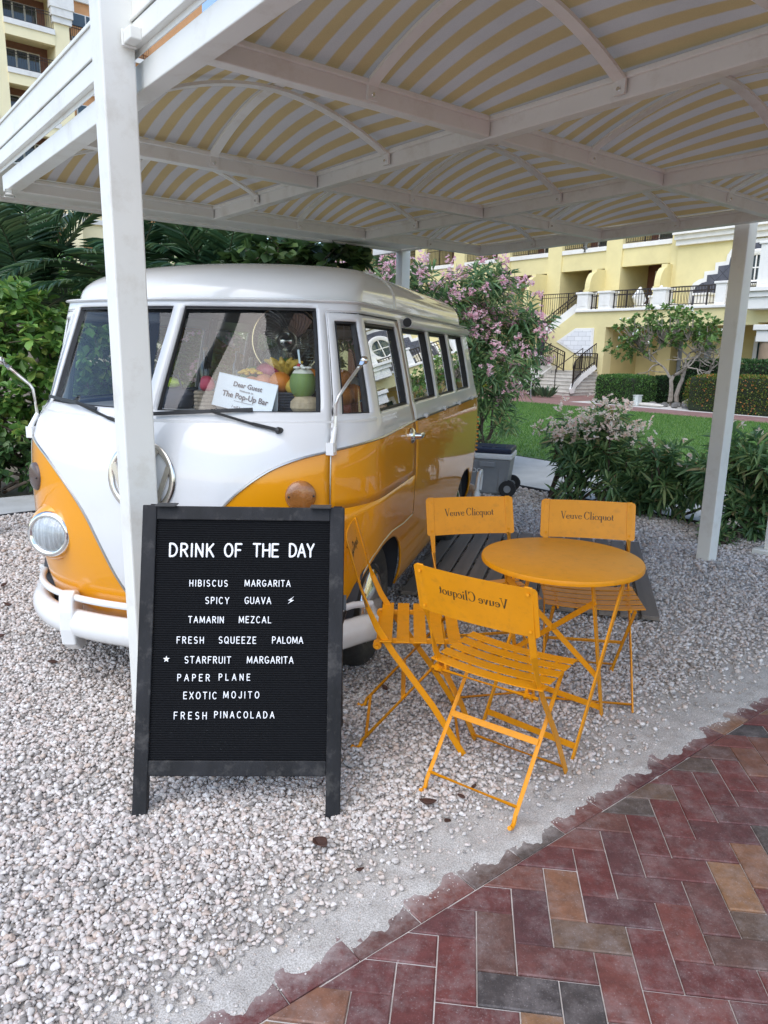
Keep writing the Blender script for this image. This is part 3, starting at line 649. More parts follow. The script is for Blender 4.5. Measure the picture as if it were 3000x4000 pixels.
# ------------------------------------------------------------------ folding bistro chairs and table
def build_chair(label, loc, fx, fy):
    t = empty('folding_chair', (loc[0], loc[1], .016), math.atan2(-fx, fy), label, 'chair', 'yellow folding chairs around the bistro table')
    Y = M_YEL
    for s in (-1, 1):
        x = s * .187
        pts = [(x, .20, 0), (x, .075, .20), (x, -.075, .405), (x, -.135, .50), (x, -.172, .58), (x * 1.0, -.20, .66), (x, -.247, .825)]
        wds = [(0, .8, .6)] * 3 + [(0, 1, .4)] + [(.75 * s, .6, .25)] + [(1, 0, 0)] * 2
        MB().strip(pts, .024, .006, wds).build('back_leg', Y, t, smooth=True, bevel=.0015)
        xb = s * .168
        hook = [(xb, -.225, .004), (xb, -.212, .0), (xb, -.200, .006)]
        MB().tube([(xb, .15, .435), (xb, -.188, .035), (xb, -.196, .010), (xb, -.212, .003), (xb, -.228, .012)], .0075, 8).build('front_leg', Y, t, smooth=True)
    # seat: five slightly dished slats on two side rails
    for s in (-1, 1):
        MB().strip([(s * .150, -.125, .437), (s * .150, .16, .442)], .010, .020, (1, 0, 0)).build('seat_rail', Y, t, bevel=.002)
    for k in range(5):
        y = -.105 + k * .0635; pts = [(x, y, .456 - .012 * (1 - (x / .205) ** 2)) for x in np.linspace(-.205, .205, 11)]
        o = MB().strip(pts, .047, .0035, (0, 1, 0)).build('seat_slat', Y, t, smooth=True, ang=30)
        for s in (-1, 1): MB().ball((s * .150, y, .4515), (.006, .006, .0025), 8, 4).build('rivet', Y, o, smooth=True)
    MB().tube([(-.195, -.135, .428), (.195, -.135, .428)], .0065, 8).build('pivot_rod', Y, t, smooth=True)
    for s in (-1, 1): MB().tube([(s * .152, -.135, .428), (s * .178, -.135, .428)], .016, 10).build('bracket', Y, t, smooth=True)
    MB().tube([(-.168, -.172, .055), (.168, -.172, .055)], .006, 8).build('stretcher', Y, t, smooth=True)
    MB().tube([(-.187, .182, .03), (.187, .182, .03)], .006, 8).build('stretcher', Y, t, smooth=True)
    MB().strip([(-.166, -.035, .222), (.166, -.035, .222)], .022, .005, (0, .65, .76)).build('stretcher', Y, t, bevel=.001)
    # backrest plate, slightly curved in plan, with the words cut through it
    P = []; F = []; nx, nz = 14, 5; W, z0, z1 = .213, .655, .822
    def bp(x, z, o_): return V(x, -.197 - .30 * (z - .66) - .018 * (1 - (x / W) ** 2) + o_, z)
    me = MB(); ring = []
    def rr(x, z): return x, z
    pts = []; rc = .012
    for (cx, cz, a0) in ((W - rc, z1 - rc, 0), (-W + rc, z1 - rc, 90), (-W + rc, z0 + rc, 180), (W - rc, z0 + rc, 270)):
        for q in range(4): a = radians(a0 + q * 30); pts.append((cx + rc * cos(a), cz + rc * sin(a)))
    bm = bmesh.new(); vs = [bm.verts.new((x, 0, z)) for x, z in pts]; bm.faces.new(vs)
    for q in range(1, nx):
        x = -W + 2 * W * q / nx; bmesh.ops.bisect_plane(bm, geom=bm.verts[:] + bm.edges[:] + bm.faces[:], plane_co=(x, 0, 0), plane_no=(1, 0, 0))
    ex = bmesh.ops.extrude_face_region(bm, geom=bm.faces[:]); 
    for g in ex['geom']:
        if isinstance(g, bmesh.types.BMVert): g.co.y += .0035
    for v in bm.verts: v.co = bp(v.co.x, v.co.z, v.co.y)
    bmesh.ops.recalc_face_normals(bm, faces=bm.faces); m_ = bpy.data.meshes.new('backrest'); bm.to_mesh(m_); bm.free()
    m_.polygons.foreach_set('use_smooth', [True] * len(m_.polygons)); m_.set_sharp_from_angle(angle=radians(35)); br = meshobj('backrest', m_, Y, t)
    lt = MB(); serif_word(lt, 'Veuve Clicquot', 0, 0, .0335, Matrix.Identity(4), .0026)
    lt.v = [tuple(bp(-p[0], .738 + p[1], .00175 + p[2])) for p in lt.v]
    lo = lt.build('lettering', M_PRINT, br)
    for s in (-1, 1):
        for z in (.675, .802): MB().tube([bp(s * .187, z, -.006), bp(s * .187, z, .007)], .0055, 8).build('rivet', Y, br, smooth=True)
    return t
build_chair('yellow folding chair nearest the camera, seen from behind with mirrored lettering', (.413, 2.296), .58, .816)
build_chair('yellow folding chair side-on beside the black menu board', (.125, 2.645), 1.0, -.03)
build_chair('yellow folding chair behind the table on its right, standing before the slatted deck', (.915, 3.03), -.13, -.99)
build_chair('yellow folding chair behind the table on its left, nearest the van', (.452, 3.07), .215, -.977)
def build_table():
    t = empty('bistro_table', (.70, 2.715, .016), 0, 'round yellow folding metal table between the four chairs', 'table'); Y = M_YEL
    MB().lathe([(0, .698), (.305, .698), (.306, .690), (.311, .690), (.3125, .700), (.309, .7085), (.300, .7105), (0, .7105)], n=72).build('table_top', Y, t, smooth=True, ang=50)
    # two leg frames that cross: feet and heads in table-local metres
    Af, Bf = V(.234, .062, 0), V(.027, -.274, 0); At, Bt = V(.06, -.225, .69), V(.185, -.20, .69)
    d = V(-.66, .58, 0).normalized() * .40; dt = d * .93
    fr = ((Af, At, Af + d, At + dt), (Bf, Bt, Bf + d, Bt + dt))
    for a, b, c, e in fr:
        for p, q in ((a, b), (c, e)): MB().strip([p, q], .020, .008, d.cross(q - p)).build('leg', Y, t, bevel=.0015)
        MB().strip([a.lerp(b, .07), c.lerp(e, .07)], .026, .005, (0, 0, 1)).build('stretcher', Y, t, bevel=.001)
    a, b, c, e = fr[0]
    MB().strip([a.lerp(b, .30), c.lerp(e, .88)], .022, .005, (0, 0, 1)).build('brace', Y, t, bevel=.001)
    MB().strip([a.lerp(b, .86) + V(.004, -.006, 0), c.lerp(e, .34) + V(.004, -.006, 0)], .022, .005, (0, 0, 1)).build('brace', Y, t, bevel=.001)
    for p in (At, Bt, At + dt, Bt + dt): MB().tube([p + V(0, 0, -.012) - d * .04, p + V(0, 0, -.012) + d * .04], .010, 8).build('hinge', Y, t, smooth=True)
build_table()

# ------------------------------------------------------------------ slatted deck on the gravel
def build_deck():
    t = empty('slatted_deck', (.105, 4.216, 0), math.atan2(-.45, 1.665), 'dark brown slatted wooden deck lying on the gravel beside the van', 'deck')
    m = mat('dark_stained_plank', (.20, .165, .135), .65, var=.45, vscale=5, stretch=(1, .08, 1), bump=.25, bscale=60, dirt=(.16, .15, .14, .55), dscale=4)
    n = 13; W = 1.52; w = W / n
    for k in range(n):
        x = k * w; e = random.uniform(-.012, .012); MB().span((x + .010, e, .045 + random.uniform(-.002, .002)), (x + w - .010, 1.72 + e, .069)).build('plank', m, t, bevel=.003)
    for y in (.1, .86, 1.6): MB().span((.02, y - .035, .006), (W - .02, y + .035, .044)).build('joist', m, t, bevel=.003)
build_deck()

# ------------------------------------------------------------------ cooler behind the van
def build_cooler():
    t = empty('wheeled_cooler', (1.12, 7.72, .01), radians(-17), 'grey wheeled cool box with navy lid behind the van', 'cool box'); t.scale = (1.08, 1.08, 1.12)
    g_ = mat('grey_plastic', (.24, .255, .275), .5, var=.05, dirt=(.4, .38, .35, .3)); w_ = mat('white_plastic', (.74, .76, .78), .4, var=.04); n_ = mat('navy_plastic', (.016, .026, .060), .45, var=.15)
    def tub(mb, x0, y0, x1, y1, z0, a0, b0, a1, b1, z1):
        return mb.add([(x0, y0, z0), (x1, y0, z0), (x1, y1, z0), (x0, y1, z0), (a0, b0, z1), (a1, b0, z1), (a1, b1, z1), (a0, b1, z1)], [(3, 2, 1, 0), (4, 5, 6, 7), (0, 1, 5, 4), (1, 2, 6, 5), (2, 3, 7, 6), (3, 0, 4, 7)])
    tub(MB(), -.235, -.165, .205, .165, .02, -.27, -.195, .24, .195, .36).build('tub', g_, t, bevel=.022)
    MB().span((-.283, -.207, .36), (.253, .207, .412)).build('rim', w_, t, bevel=.012)
    lid = MB().span((-.278, -.202, .413), (.248, .202, .462)).build('lid', n_, t, bevel=.016)
    mb = MB()
    for x in (-.16, .0, .13): mb.span((x - .05, -.13, .461), (x + .05, .13, .468))
    mb.build('lid_panel', n_, lid, bevel=.004)
    MB().span((-.06, -.212, .285), (.10, -.190, .335)).build('latch', g_, t, bevel=.008)
    for x in (-.20, .16): MB().span((x - .03, -.187, .06), (x + .03, -.178, .30)).build('rib', g_, t, bevel=.008)
    for y in (-.175, .175):
        w = MB().tube([(.225, y - .025, .085), (.225, y + .025, .085)], .085, 20).build('wheel', M_BLACKRUB, t, bevel=.008)
        MB().tube([(.225, y - .03, .085), (.225, y + .03, .085)], .035, 14).build('hub', g_, w, smooth=True)
    textobj('lettering', 'IGLOO', .062, w_, t, Matrix.Translation((-.13, -.188, .225)) @ Matrix.Rotation(radians(95.5), 4, 'X'), .003)
build_cooler()

# ------------------------------------------------------------------ the van (local axes: x to its left side, y towards its rear, z up)
BUS = (-.972, 2.849, .263)
PZ = [.29, .36, .45, .60, .75, .90, 1.05, 1.15, 1.20, 1.245, 1.30, 1.64, 1.70]
PW = [.775, .80, .815, .828, .838, .84, .838, .829, .818, .806, .796, .722, .706]
PF = [.14, .085, .05, .015, .0, .0, .012, .035, .055, .085, .115, .325, .358]
PR = [3.82, 3.86, 3.89, 3.92, 3.93, 3.93, 3.925, 3.91, 3.90, 3.885, 3.87, 3.74, 3.70]
PN = [2.85, 2.85, 2.85, 2.85, 2.85, 2.85, 2.8, 2.5, 2.1, 1.7, 1.6, 1.6, 1.7]
YD, RD = .582, .42
def pch(x, xs, ys):
    n = len(xs); i = 0
    while i < n - 2 and x > xs[i + 1]: i += 1
    h = [xs[k + 1] - xs[k] for k in range(n - 1)]; d = [(ys[k + 1] - ys[k]) / h[k] for k in range(n - 1)]
    def m(k):
        if k == 0: return d[0]
        if k == n - 1: return d[-1]
        return 2 * d[k - 1] * d[k] / (d[k - 1] + d[k]) if d[k - 1] * d[k] > 0 else 0
    t = (x - xs[i]) / h[i]
    return (2 * t**3 - 3 * t * t + 1) * ys[i] + (t**3 - 2 * t * t + t) * h[i] * m(i) + (3 * t * t - 2 * t**3) * ys[i + 1] + (t**3 - t * t) * h[i] * m(i + 1)
def bfront(s, z, o=0):
    w, yf, n = pch(z, PZ, PW) + o, pch(z, PZ, PF) - o, pch(z, PZ, PN)
    return V(w * s, YD - (YD - yf) * sqrt(max(0, 1 - abs(s) ** n)), z)
def brear(s, z, o=0):
    w, yr = pch(z, PZ, PW) + o, pch(z, PZ, PR) + o
    return V(w * s, yr - RD + RD * sqrt(max(0, 1 - abs(s) ** 2.8)), z)
def bpt(c, z, o=0):                                  # c = (kind, value, side)
    k, v, sg = c
    if k == 'f': return bfront(v * sg, z, o)
    if k == 's': return V(sg * (pch(z, PZ, PW) + o), v, z)
    return brear(v * sg, z, o)
ZBs = [0, .06, .12, .19, .28, .33, .414, .528, .635, .74, .84, .93, 1.0]
ZBz = [.33, .36, .42, .535, .72, .80, .895, .985, 1.045, 1.080, 1.100, 1.116, 1.13]
def zb(c):
    k, v, sg = c
    if k == 'f': return pch(v, ZBs, ZBz)
    if k == 's': return lerp(1.13, 1.148, min(1, (v - YD) / .6))
    return 1.148
AXF, AXR = .695, 3.07
def zbot(y):
    z = .29
    for ax, top, r in ((AXF, .625, .365), (AXR, .60, .36)):
        d = abs(y - ax) / r
        if d < 1: z = max(z, .29 + (top - .29) * (1 - d ** 2.6) ** .5)
    return z
def remap(c, z):                                     # lifts the lower rows round the wheel arches
    k, v, sg = c; y = v if k == 's' else bpt(c, .5).y
    if k == 'f' and v < .88: return z
    if k == 'r' and v < .97: return z
    b_ = zbot(y); top = .86
    return z if z >= top else b_ + (z - .29) * (top - b_) / (top - .29)
FS = [0, .035, .08, .13, .18, .23, .28, .33, .38, .43, .48, .53, .58, .63, .68, .72, .76, .80, .82, .845, .865, .885, .905, .925, .945, .96, .972, .985, .994]
SY = [YD, .60, .66, .73, .80, .88, .95, 1.0, 1.03, 1.047, 1.057, 1.062, 1.08, 1.14, 1.20, 1.275, 1.38, 1.48, 1.58, 1.68, 1.78, 1.865, 1.955, 2.05, 2.15, 2.25, 2.35, 2.45, 2.515, 2.62, 2.66, 2.70, 2.708, 2.715, 2.73, 2.76, 2.80, 2.86, 2.93, 3.0, 3.07, 3.14, 3.185, 3.24, 3.30, 3.36, 3.40, 3.42, 3.43, 3.44, 3.455]
RS = [.994, .98, .95, .9, .84, .78, .7, .6, .5, .4, .3, .2, .1, 0]
half = [('f', v, 1) for v in FS] + [('s', v, 1) for v in SY] + [('r', v, 1) for v in RS]
COLS = half + [(k, v, -1) for k, v, _ in reversed(half)][1:-1]
ZS = [.29, .31, .335, .36, .40, .45, .50, .55, .60, .65, .70, .75, .80, .86, .90, .95, 1.0, 1.04, 1.08, 1.11, 1.13, 1.148, 1.165, 1.185, 1.20, 1.212, 1.222, 1.235, 1.243, 1.262, 1.30, 1.35, 1.40, 1.45, 1.50, 1.55, 1.60, 1.618, 1.634, 1.655, 1.668, 1.685, 1.70]
WIN = []                                             # (name, kind test) window openings as column / row ranges
def isin(ca, cb, za, zb_):
    (k0, v0, s0), (k1, v1, s1) = ca, cb; e = 1e-6
    for nm, kd, a, b_, lo, hi, sides in WINS:
        if za < lo - e or zb_ > hi + e: continue
        if kd == 'f' and k0 == 'f' and k1 == 'f' and min(v0, v1) >= a - e and max(v0, v1) <= b_ + e and s0 == s1 or \
           kd == 'f' and k0 == 'f' and k1 == 'f' and min(v0, v1) >= a - e and max(v0, v1) <= b_ + e: return nm
        if kd == 's' and k0 == 's' and k1 == 's' and min(v0, v1) >= a - e and max(v0, v1) <= b_ + e: return nm
        if kd == 'r' and k0 == 'r' and k1 == 'r' and max(v0, v1) <= b_ + e: return nm
    return None
WINS = [('windscreen', 'f', .035, .80, 1.243, 1.668, 0), ('vent_window', 'f', .885, .985, 1.235, 1.618, 0), ('door_window', 's', .60, 1.14, 1.235, 1.618, 0),
        ('side_window', 's', 1.275, 1.865, 1.235, 1.618, 0), ('side_window', 's', 1.955, 2.515, 1.235, 1.618, 0), ('side_window', 's', 2.62, 3.185, 1.235, 1.618, 0), ('rear_window', 'r', 0, .70, 1.262, 1.60, 0)]
# two-tone paint: the colours meet along the moulding line stored on the mesh itself
def body_paint():
    m, nt, b = newmat('two_tone_paint')
    a = nt.nodes.new('ShaderNodeAttribute'); a.attribute_name = 'tone'
    s = mathn(nt, 'GREATER_THAN', a.outputs['Fac'], 0.0)
    c = mixc(nt, (.80, .315, .0015), (.72, .725, .73), s)
    d = noise(nt, 2.6, 8, .72); c = mixc(nt, c, (.42, .27, .12), mathn(nt, 'MULTIPLY', ramp(nt, d, [(.55, (0, 0, 0)), (.8, (1, 1, 1))]), .12))
    nt.links.new(c, b.inputs['Base Color']); b.inputs['Roughness'].default_value = .4; b.inputs['Specular IOR Level'].default_value = .2; b.inputs['Coat Weight'].default_value = 1.0; b.inputs['Coat Roughness'].default_value = .03
    bn = nt.nodes.new('ShaderNodeBump'); bn.inputs['Strength'].default_value = .06; bn.inputs['Distance'].default_value = .02
    nt.links.new(noise(nt, 4.5, 3, .5), bn.inputs['Height']); nt.links.new(bn.outputs['Normal'], b.inputs['Coat Normal']); nt.links.new(bn.outputs['Normal'], b.inputs['Normal'])
    return m
def build_van():
    t = empty('camper_van', (BUS[0], BUS[1], .0), -BUS[2], 'vintage white and orange-yellow camper van parked under the striped canopy', 'van')
    PAINT = body_paint(); GL = glass('window_glass', (.80, .85, .85), 2.2, dust=.0); GLW = glass('windscreen_glass', (.90, .94, .96), .62, dust=.03)
    M_MOLD = mat('moulding_metal', (.55, .53, .50), .3, 1, var=.1)
    nC, nR = len(COLS), len(ZS)
    pts = [[bpt(c, remap(c, z)) for z in ZS] for c in COLS]
    tone = [[remap(c, z) - zb(c) for z in ZS] for c in COLS]
    groups = {}; winf = {}
    def door(ca, cb, za):
        def inr(c): return (c[0] == 'f' and c[1] >= .845 - 1e-6) or (c[0] == 's' and c[1] <= 1.20 + 1e-6)
        return inr(ca) and inr(cb) and za >= .86 - 1e-6 and za < 1.655
    for a in range(nC):
        b_ = (a + 1) % nC; ca, cb = COLS[a], COLS[b_]; sg = cb[2] if (ca[1] == 0) else ca[2]
        if ca[0] == 'f' and ca[1] == 0: sg = cb[2]
        if cb[0] == 'f' and cb[1] == 0: sg = ca[2]
        for r in range(nR - 1):
            w = isin(ca, cb, ZS[r], ZS[r + 1])
            if w:
                kid = (w, sg if w != 'rear_window' else 0, next(k for k, x in enumerate(WINS) if x[0] == w and (x[1] != 's' or (min(ca[1], cb[1]) >= x[2] - 1e-6 and max(ca[1], cb[1]) <= x[3] + 1e-6))))
                winf.setdefault(kid, []).append((a, b_, r)); continue
            key = ('door', sg) if door(ca, cb, ZS[r]) else ('body', 0)
            groups.setdefault(key, []).append((a, b_, r))
    def skin(name, quads, parent):
        idx = {}; P = []; T = []; F = []
        def g(a, r):
            if (a, r) not in idx: idx[(a, r)] = len(P); P.append(pts[a][r]); T.append(tone[a][r])
            return idx[(a, r)]
        for a, b_, r in quads: F.append((g(a, r), g(b_, r), g(b_, r + 1), g(a, r + 1)))
        me = bpy.data.meshes.new(name); me.from_pydata(P, [], F); me.update()
        at = me.attributes.new('tone', 'FLOAT', 'POINT'); at.data.foreach_set('value', T)
        me.polygons.foreach_set('use_smooth', [True] * len(F)); return meshobj(name, me, PAINT, parent)
    body = skin('body', groups[('body', 0)], t)
    so = body.modifiers.new('skin', 'SOLIDIFY'); so.thickness = .012; so.offset = 1
    doors = {}
    for sg in (1, -1):
        doors[sg] = skin('door', groups[('door', sg)], t); so = doors[sg].modifiers.new('skin', 'SOLIDIFY'); so.thickness = .012; so.offset = 1
    # windows: rubber frame in the opening, pane set back in it
    for (w, sg, k), qs in winf.items():
        nm, kd, a0, a1, z0, z1, _ = WINS[k]; MBf = MB()
        def wp(u, v, o=0):
            z = lerp(z0, z1, v)
            if kd == 'r': return brear(lerp(-a1, a1, u), z, o)
            return bpt((kd, lerp(a0, a1, u), sg), z, o)
        n = 18; G = []
        for a in range(n + 1):
            for b_ in range(9): G.append(wp(a / n, b_ / 8, -.014))
        F = [(a * 9 + b_, (a + 1) * 9 + b_, (a + 1) * 9 + b_ + 1, a * 9 + b_ + 1) for a in range(n) for b_ in range(8)]
        par = doors[sg] if w in ('vent_window', 'door_window') else t
        pane = MB().add(G, F).build(w, GLW if w == 'windscreen' else GL, par, smooth=True, ang=180)
        loop = [(a / n, 0) for a in range(n)] + [(1, b_ / 8) for b_ in range(8)] + [(1 - a / n, 1) for a in range(n)] + [(0, 1 - b_ / 8) for b_ in range(8)]
        if w in ('windscreen', 'vent_window', 'rear_window', 'door_window'):
            du, dv = (.012, .022) if w == 'windscreen' else (.08, .020) if w == 'vent_window' else (.024, .026)
            P = []; 
            for u, v in loop:
                iu, iv = min(1 - du, max(du, u)), min(1 - dv, max(dv, v))
                P += [wp(u, v, .002), wp(iu, iv, .004), wp(iu, iv, -.016)]
            nL = len(loop); F = []
            for q in range(nL):
                j = (q + 1) % nL
                for s_ in range(2): F.append((q * 3 + s_, j * 3 + s_, j * 3 + s_ + 1, q * 3 + s_ + 1))
            MB().add(P, F).build('window_seal', M_BLACKRUB, pane)
        else:
            P = []
            for u, v in loop:
                iu, iv = min(.986, max(.014, u)), min(.975, max(.025, v)); P += [wp(u, v, .003), wp(iu, iv, .006), wp(iu, iv, -.016)]
            nL = len(loop); F = []
            for q in range(nL):
                j = (q + 1) % nL
                for s_ in range(2): F.append((q * 3 + s_, j * 3 + s_, j * 3 + s_ + 1, q * 3 + s_ + 1))
            MB().add(P, F).build('window_seal', M_BLACKRUB, pane)
    # a bright sliver of quarter-light frame
    for sg in (1,): MB().strip([bpt(('f', .9875, sg), z, -.004) for z in np.linspace(1.245, 1.55, 6)], .008, .006, (0, 1, 0)).build('quarterlight_post', M_CHROME, doors[sg])
    # roof
    def outline(q, n=None):
        a = q * pi / 2; w = .706 * max(0, 1 - q ** 2.5) ** .5; z = 1.70 + .214 * sin(a) ** .92
        yf = .358 + .80 * (1 - cos(a)) ** 1.1; yd = .66 + .9 * (1 - cos(a)); yr = 3.70 - .45 * (1 - cos(a)); rd = .45
        out = []
        for k, v, sg in COLS:
            if k == 'f': out.append(V(w * v * sg, yd - (yd - yf) * sqrt(max(0, 1 - v ** 1.9)), z - .03 * q * (v * 0)))
            elif k == 's': out.append(V(w * sg, lerp(yd, yr - rd, (v - YD) / (3.455 - YD)), z))
            else: out.append(V(w * v * sg, yr - rd + rd * sqrt(max(0, 1 - v ** 2.5)), z))
        return out
    qs = [0, .06, .13, .2, .28, .36, .44, .52, .6, .68, .76, .83, .89, .94, .97, .985, .995, 1.0]
    P = []; F = []
    for q in qs: P += outline(q)
    for r in range(len(qs) - 1):
        for a in range(nC): F.append((r * nC + a, r * nC + (a + 1) % nC, (r + 1) * nC + (a + 1) % nC, (r + 1) * nC + a))
    M_ROOF = mat('white_roof_paint', (.80, .80, .785), .28, var=.02, coat=1, dirt=(.45, .38, .3, .15), dscale=3)
    roof = MB().add(P, F).build('roof', M_ROOF, t, smooth=True, ang=60, weld=True)
    g0 = [bpt(c, 1.70, .018) for c in COLS]
    MB().tube(g0, .013, 8, closed=True, up=(0, 0, 1), sq=(1.2, .55)).build('rain_gutter', M_WHITE2, roof, smooth=True)
    def roofpt(yy, q):
        a = q * pi / 2; return V(.706 * max(0, 1 - q ** 2.5) ** .5, yy, 1.70 + .214 * sin(a) ** .92)
    rp = [roofpt(1.255, q) for q in np.linspace(0, 1, 22)]; rp = rp + [V(-p.x, p.y, p.z) for p in reversed(rp[:-1])]
    MB().tube(rp, .010, 8, up=(0, 1, 0), sq=(.7, 1.5)).build('roof_rib', M_ROOF, roof, smooth=True)
    a = MB().tube([V(.755, y, 1.650) for y in (1.335, 1.35, 3.30, 3.315)], [.026, .030, .030, .026], 14, up=(0, 0, 1)).build('awning_rail', M_WHITE2, roof, smooth=True)
    MB().tube([V(.755, 1.332, 1.650), V(.755, 1.3345, 1.650)], .024, 14).build('end_cap', M_BLACKP, a)
    # mouldings, seams
    def line(name, pp, r, m_, par): return MB().tube(pp, r, 6).build(name, m_, par, smooth=True)
    for sg in (1, -1):
        pp = []
        for k in range(70):
            s = lerp(.10, .999, k / 69); c = ('f', s, sg); pp.append(bpt(c, max(.335, zb(c)), .013))
        pp += [bpt(('s', y, sg), zb(('s', y, sg)), .013) for y in np.linspace(YD + .03, 3.45, 20)]
        pp += [bpt(('r', s, sg), 1.148, .013) for s in (.99, .97, .94, .88, .8, .7, .5, .3, .1, 0)]
        line('belt_moulding', pp, .0055, M_MOLD, t)
        sc = ('f', .845, sg)
        line('door_seam', [bpt(sc, z, .0125) for z in np.linspace(.66, 1.10, 14)], .0026, M_MOLD, doors[sg])
        line('door_seam', [bpt(sc, z, .0115) for z in np.linspace(1.10, 1.652, 14)], .0032, M_BLACKRUB, doors[sg])
        line('door_seam', [bpt(('s', 1.20, sg), z, .0115) for z in np.linspace(.66, 1.652, 20)], .0028, mat('seam_shadow', (.25, .12, .03), .6) if sg == 1 else M_MOLD, doors[sg])
        line('door_seam', [bpt(('f', s, sg), 1.653, .012) for s in np.linspace(.845, .999, 10)] + [bpt(('s', y, sg), 1.653, .012) for y in (.62, .8, 1.0, 1.2)], .003, M_BLACKRUB, doors[sg])
        low = [bpt(('s', 1.20, sg), .655, .012), bpt(('s', 1.18, sg), .645, .012), bpt(('s', 1.0, sg), .640, .012), bpt(('s', .75, sg), .655, .013), bpt(('s', .60, sg), .645, .013), bpt(('f', .985, sg), .60, .013), bpt(('f', .955, sg), .52, .013), bpt(('f', .925, sg), .42, .013)]
        line('door_seam', low, .0035, M_MOLD, doors[sg])
        # rusty catch strip below the side windows, small awning hooks
        if sg == 1:
            MB().strip([bpt(('s', y, 1), 1.150, .022) for y in np.linspace(1.23, 3.3, 8)], .006, .014, (0, 0, 1)).build('awning_track', M_BLACKP, t)
            for y in (1.42, 1.98, 2.52, 3.12): MB().tube([bpt(('s', y - .02, 1), 1.158, .028), bpt(('s', y + .02, 1), 1.158, .028)], .014, 10).build('awning_hook', M_WHITE2, t, smooth=True)
    # beltline crease under the windscreen and round the cab
    MB().strip([bpt(c, 1.212, .0135) for c in COLS if c[0] == 'f' and c[2] == -1] + [bpt(c, 1.212, .0135) for c in half if c[0] == 'f'], .012, .010, (0, 0, 1)).build('waist_swage', M_WHITE2, t, smooth=True)
    # louvres high on the rear quarter
    for sg in (1, -1):
        for k in range(9):
            z = .70 + k * .034; p = [bpt(('r', s, sg), z, .013) for s in (.995, .975, .95)]
            MB().tube(p, .010, 6, up=(0, 0, 1), sq=(1.2, .7)).build('air_louvre', mat('orange_paint', (.80, .315, .0015), .3, coat=1, var=.02) if k == 0 and sg == 1 else bpy.data.materials['orange_paint'], t, smooth=True)
    OP = bpy.data.materials['orange_paint']
    # nose emblem: ring with a V over a W
    def nose(x, z, o): 
        w = pch(z, PZ, PW); return bfront(x / w, z, o)
    e = MB(); cz, r_ = .985, .137
    M_EMB = mat('emblem_metal', (.74, .70, .64), .24, 1, var=.08)
    e.tube([nose(r_ * cos(a), cz + r_ * sin(a), .018) for a in np.linspace(0, 2 * pi, 49)[:-1]], .0135, 10, closed=True, up=(0, 1, 0), sq=(1.0, .5)).build('emblem_ring', M_EMB, t, smooth=True)
    def estroke(mb, q): mb.strip([nose(x, cz + z, .022) for x, z in q], .021, .008, [(1, 0, 0)] * len(q) if abs(q[0][1] - q[-1][1]) > .02 else (0, 0, 1))
    vb = MB(); estroke(vb, [(-.070, .115), (-.006, .024)]); estroke(vb, [(.070, .115), (.006, .024)]); estroke(vb, [(-.022, .016), (.022, .016)]); vb.build('emblem_letter', M_EMB, t)
    wb = MB()
    for sg in (-1, 1): estroke(wb, [(sg * .122, .052), (sg * .066, -.106)]); estroke(wb, [(sg * .056, -.106), (sg * .006, -.004)])
    estroke(wb, [(-.02, .000), (.02, .000)]); wb.build('emblem_letter', M_EMB, t)
    # headlights
    LENS = mat('headlight_lens', (.50, .54, .56), .16, .55, var=.35, vscale=14, stretch=(7, 1, .5), bump=.6, bscale=60, coat=1)
    for sg in (1, -1):
        c = bfront(.595 * sg, .70, 0); M = Matrix.Translation(c) @ Matrix.Rotation(radians(90), 4, 'X')   # local z -> -y
        M = Matrix.Translation(c) @ Matrix.Rotation(radians(-7 * sg), 4, 'Z') @ Matrix.Rotation(radians(87), 4, 'X')
        hl = MB().lathe([(.138, -.055), (.134, -.02), (.120, .012), (.104, .03), (.092, .036), (.088, .030)], M, 36).build('headlight', OP, t, smooth=True, ang=60)
        MB().lathe([(.098, .030), (.101, .044), (.097, .058), (.087, .066), (.078, .064), (.075, .057)], M, 36).build('headlight_rim', M_CHROME, hl, smooth=True, ang=70)
        MB().lathe([(.077, .057), (.070, .066), (.054, .075), (.035, .080), (.016, .0825), (0, .083)], M, 36).build('headlight_lens', LENS, hl, smooth=True, ang=80)
        # indicator
        c = bfront(.735 * sg, .93, .012); nv = V(.60 * sg, -1.0, .0).normalized(); q = nv.to_track_quat('Z', 'Y').to_matrix().to_4x4()
        AMB = mat('amber_lens', (.36, .14, .035), .18, var=.25, vscale=18, coat=1, bump=.3, bscale=90)
        ts = MB().lathe([(.062, -.012), (.062, .006), (.056, .012), (.034, .018), (0, .020)], Matrix.Translation(c) @ q, 28).build('turn_signal', AMB if sg == 1 else mat('dark_amber_lens', (.10, .07, .06), .25), t, smooth=True, ang=60)
        sd = q.to_3x3() @ V(1, 0, 0); sd.z = 0; sd.normalize()
        for d in (-1, 1): MB().ball(c + sd * d * .050 + nv * .016, .0045, 8, 5).build('screw', M_BLACKP, ts, smooth=True)
    # wipers
    for sg, x0, xa, xb in ((1, .52, .02, .55), (-1, -.10, -.60, -.12)):
        piv = nose(x0, 1.185, .02) if sg == 1 else nose(-.06, 1.185, .02)
        wp_ = MB().lathe([(.014, -.02), (.014, .01), (.009, .022), (0, .024)], Matrix.Translation(piv) @ Matrix.Rotation(radians(80), 4, 'X'), 12).build('wiper', M_BLACKP, t, smooth=True)
        if sg == 1: mid, A, B_ = nose(.25, 1.255, .05), nose(.03, 1.238, .035), nose(.40, 1.262, .030)
        else: mid, A, B_ = nose(-.36, 1.262, .05), nose(-.62, 1.272, .035), nose(-.25, 1.244, .035)
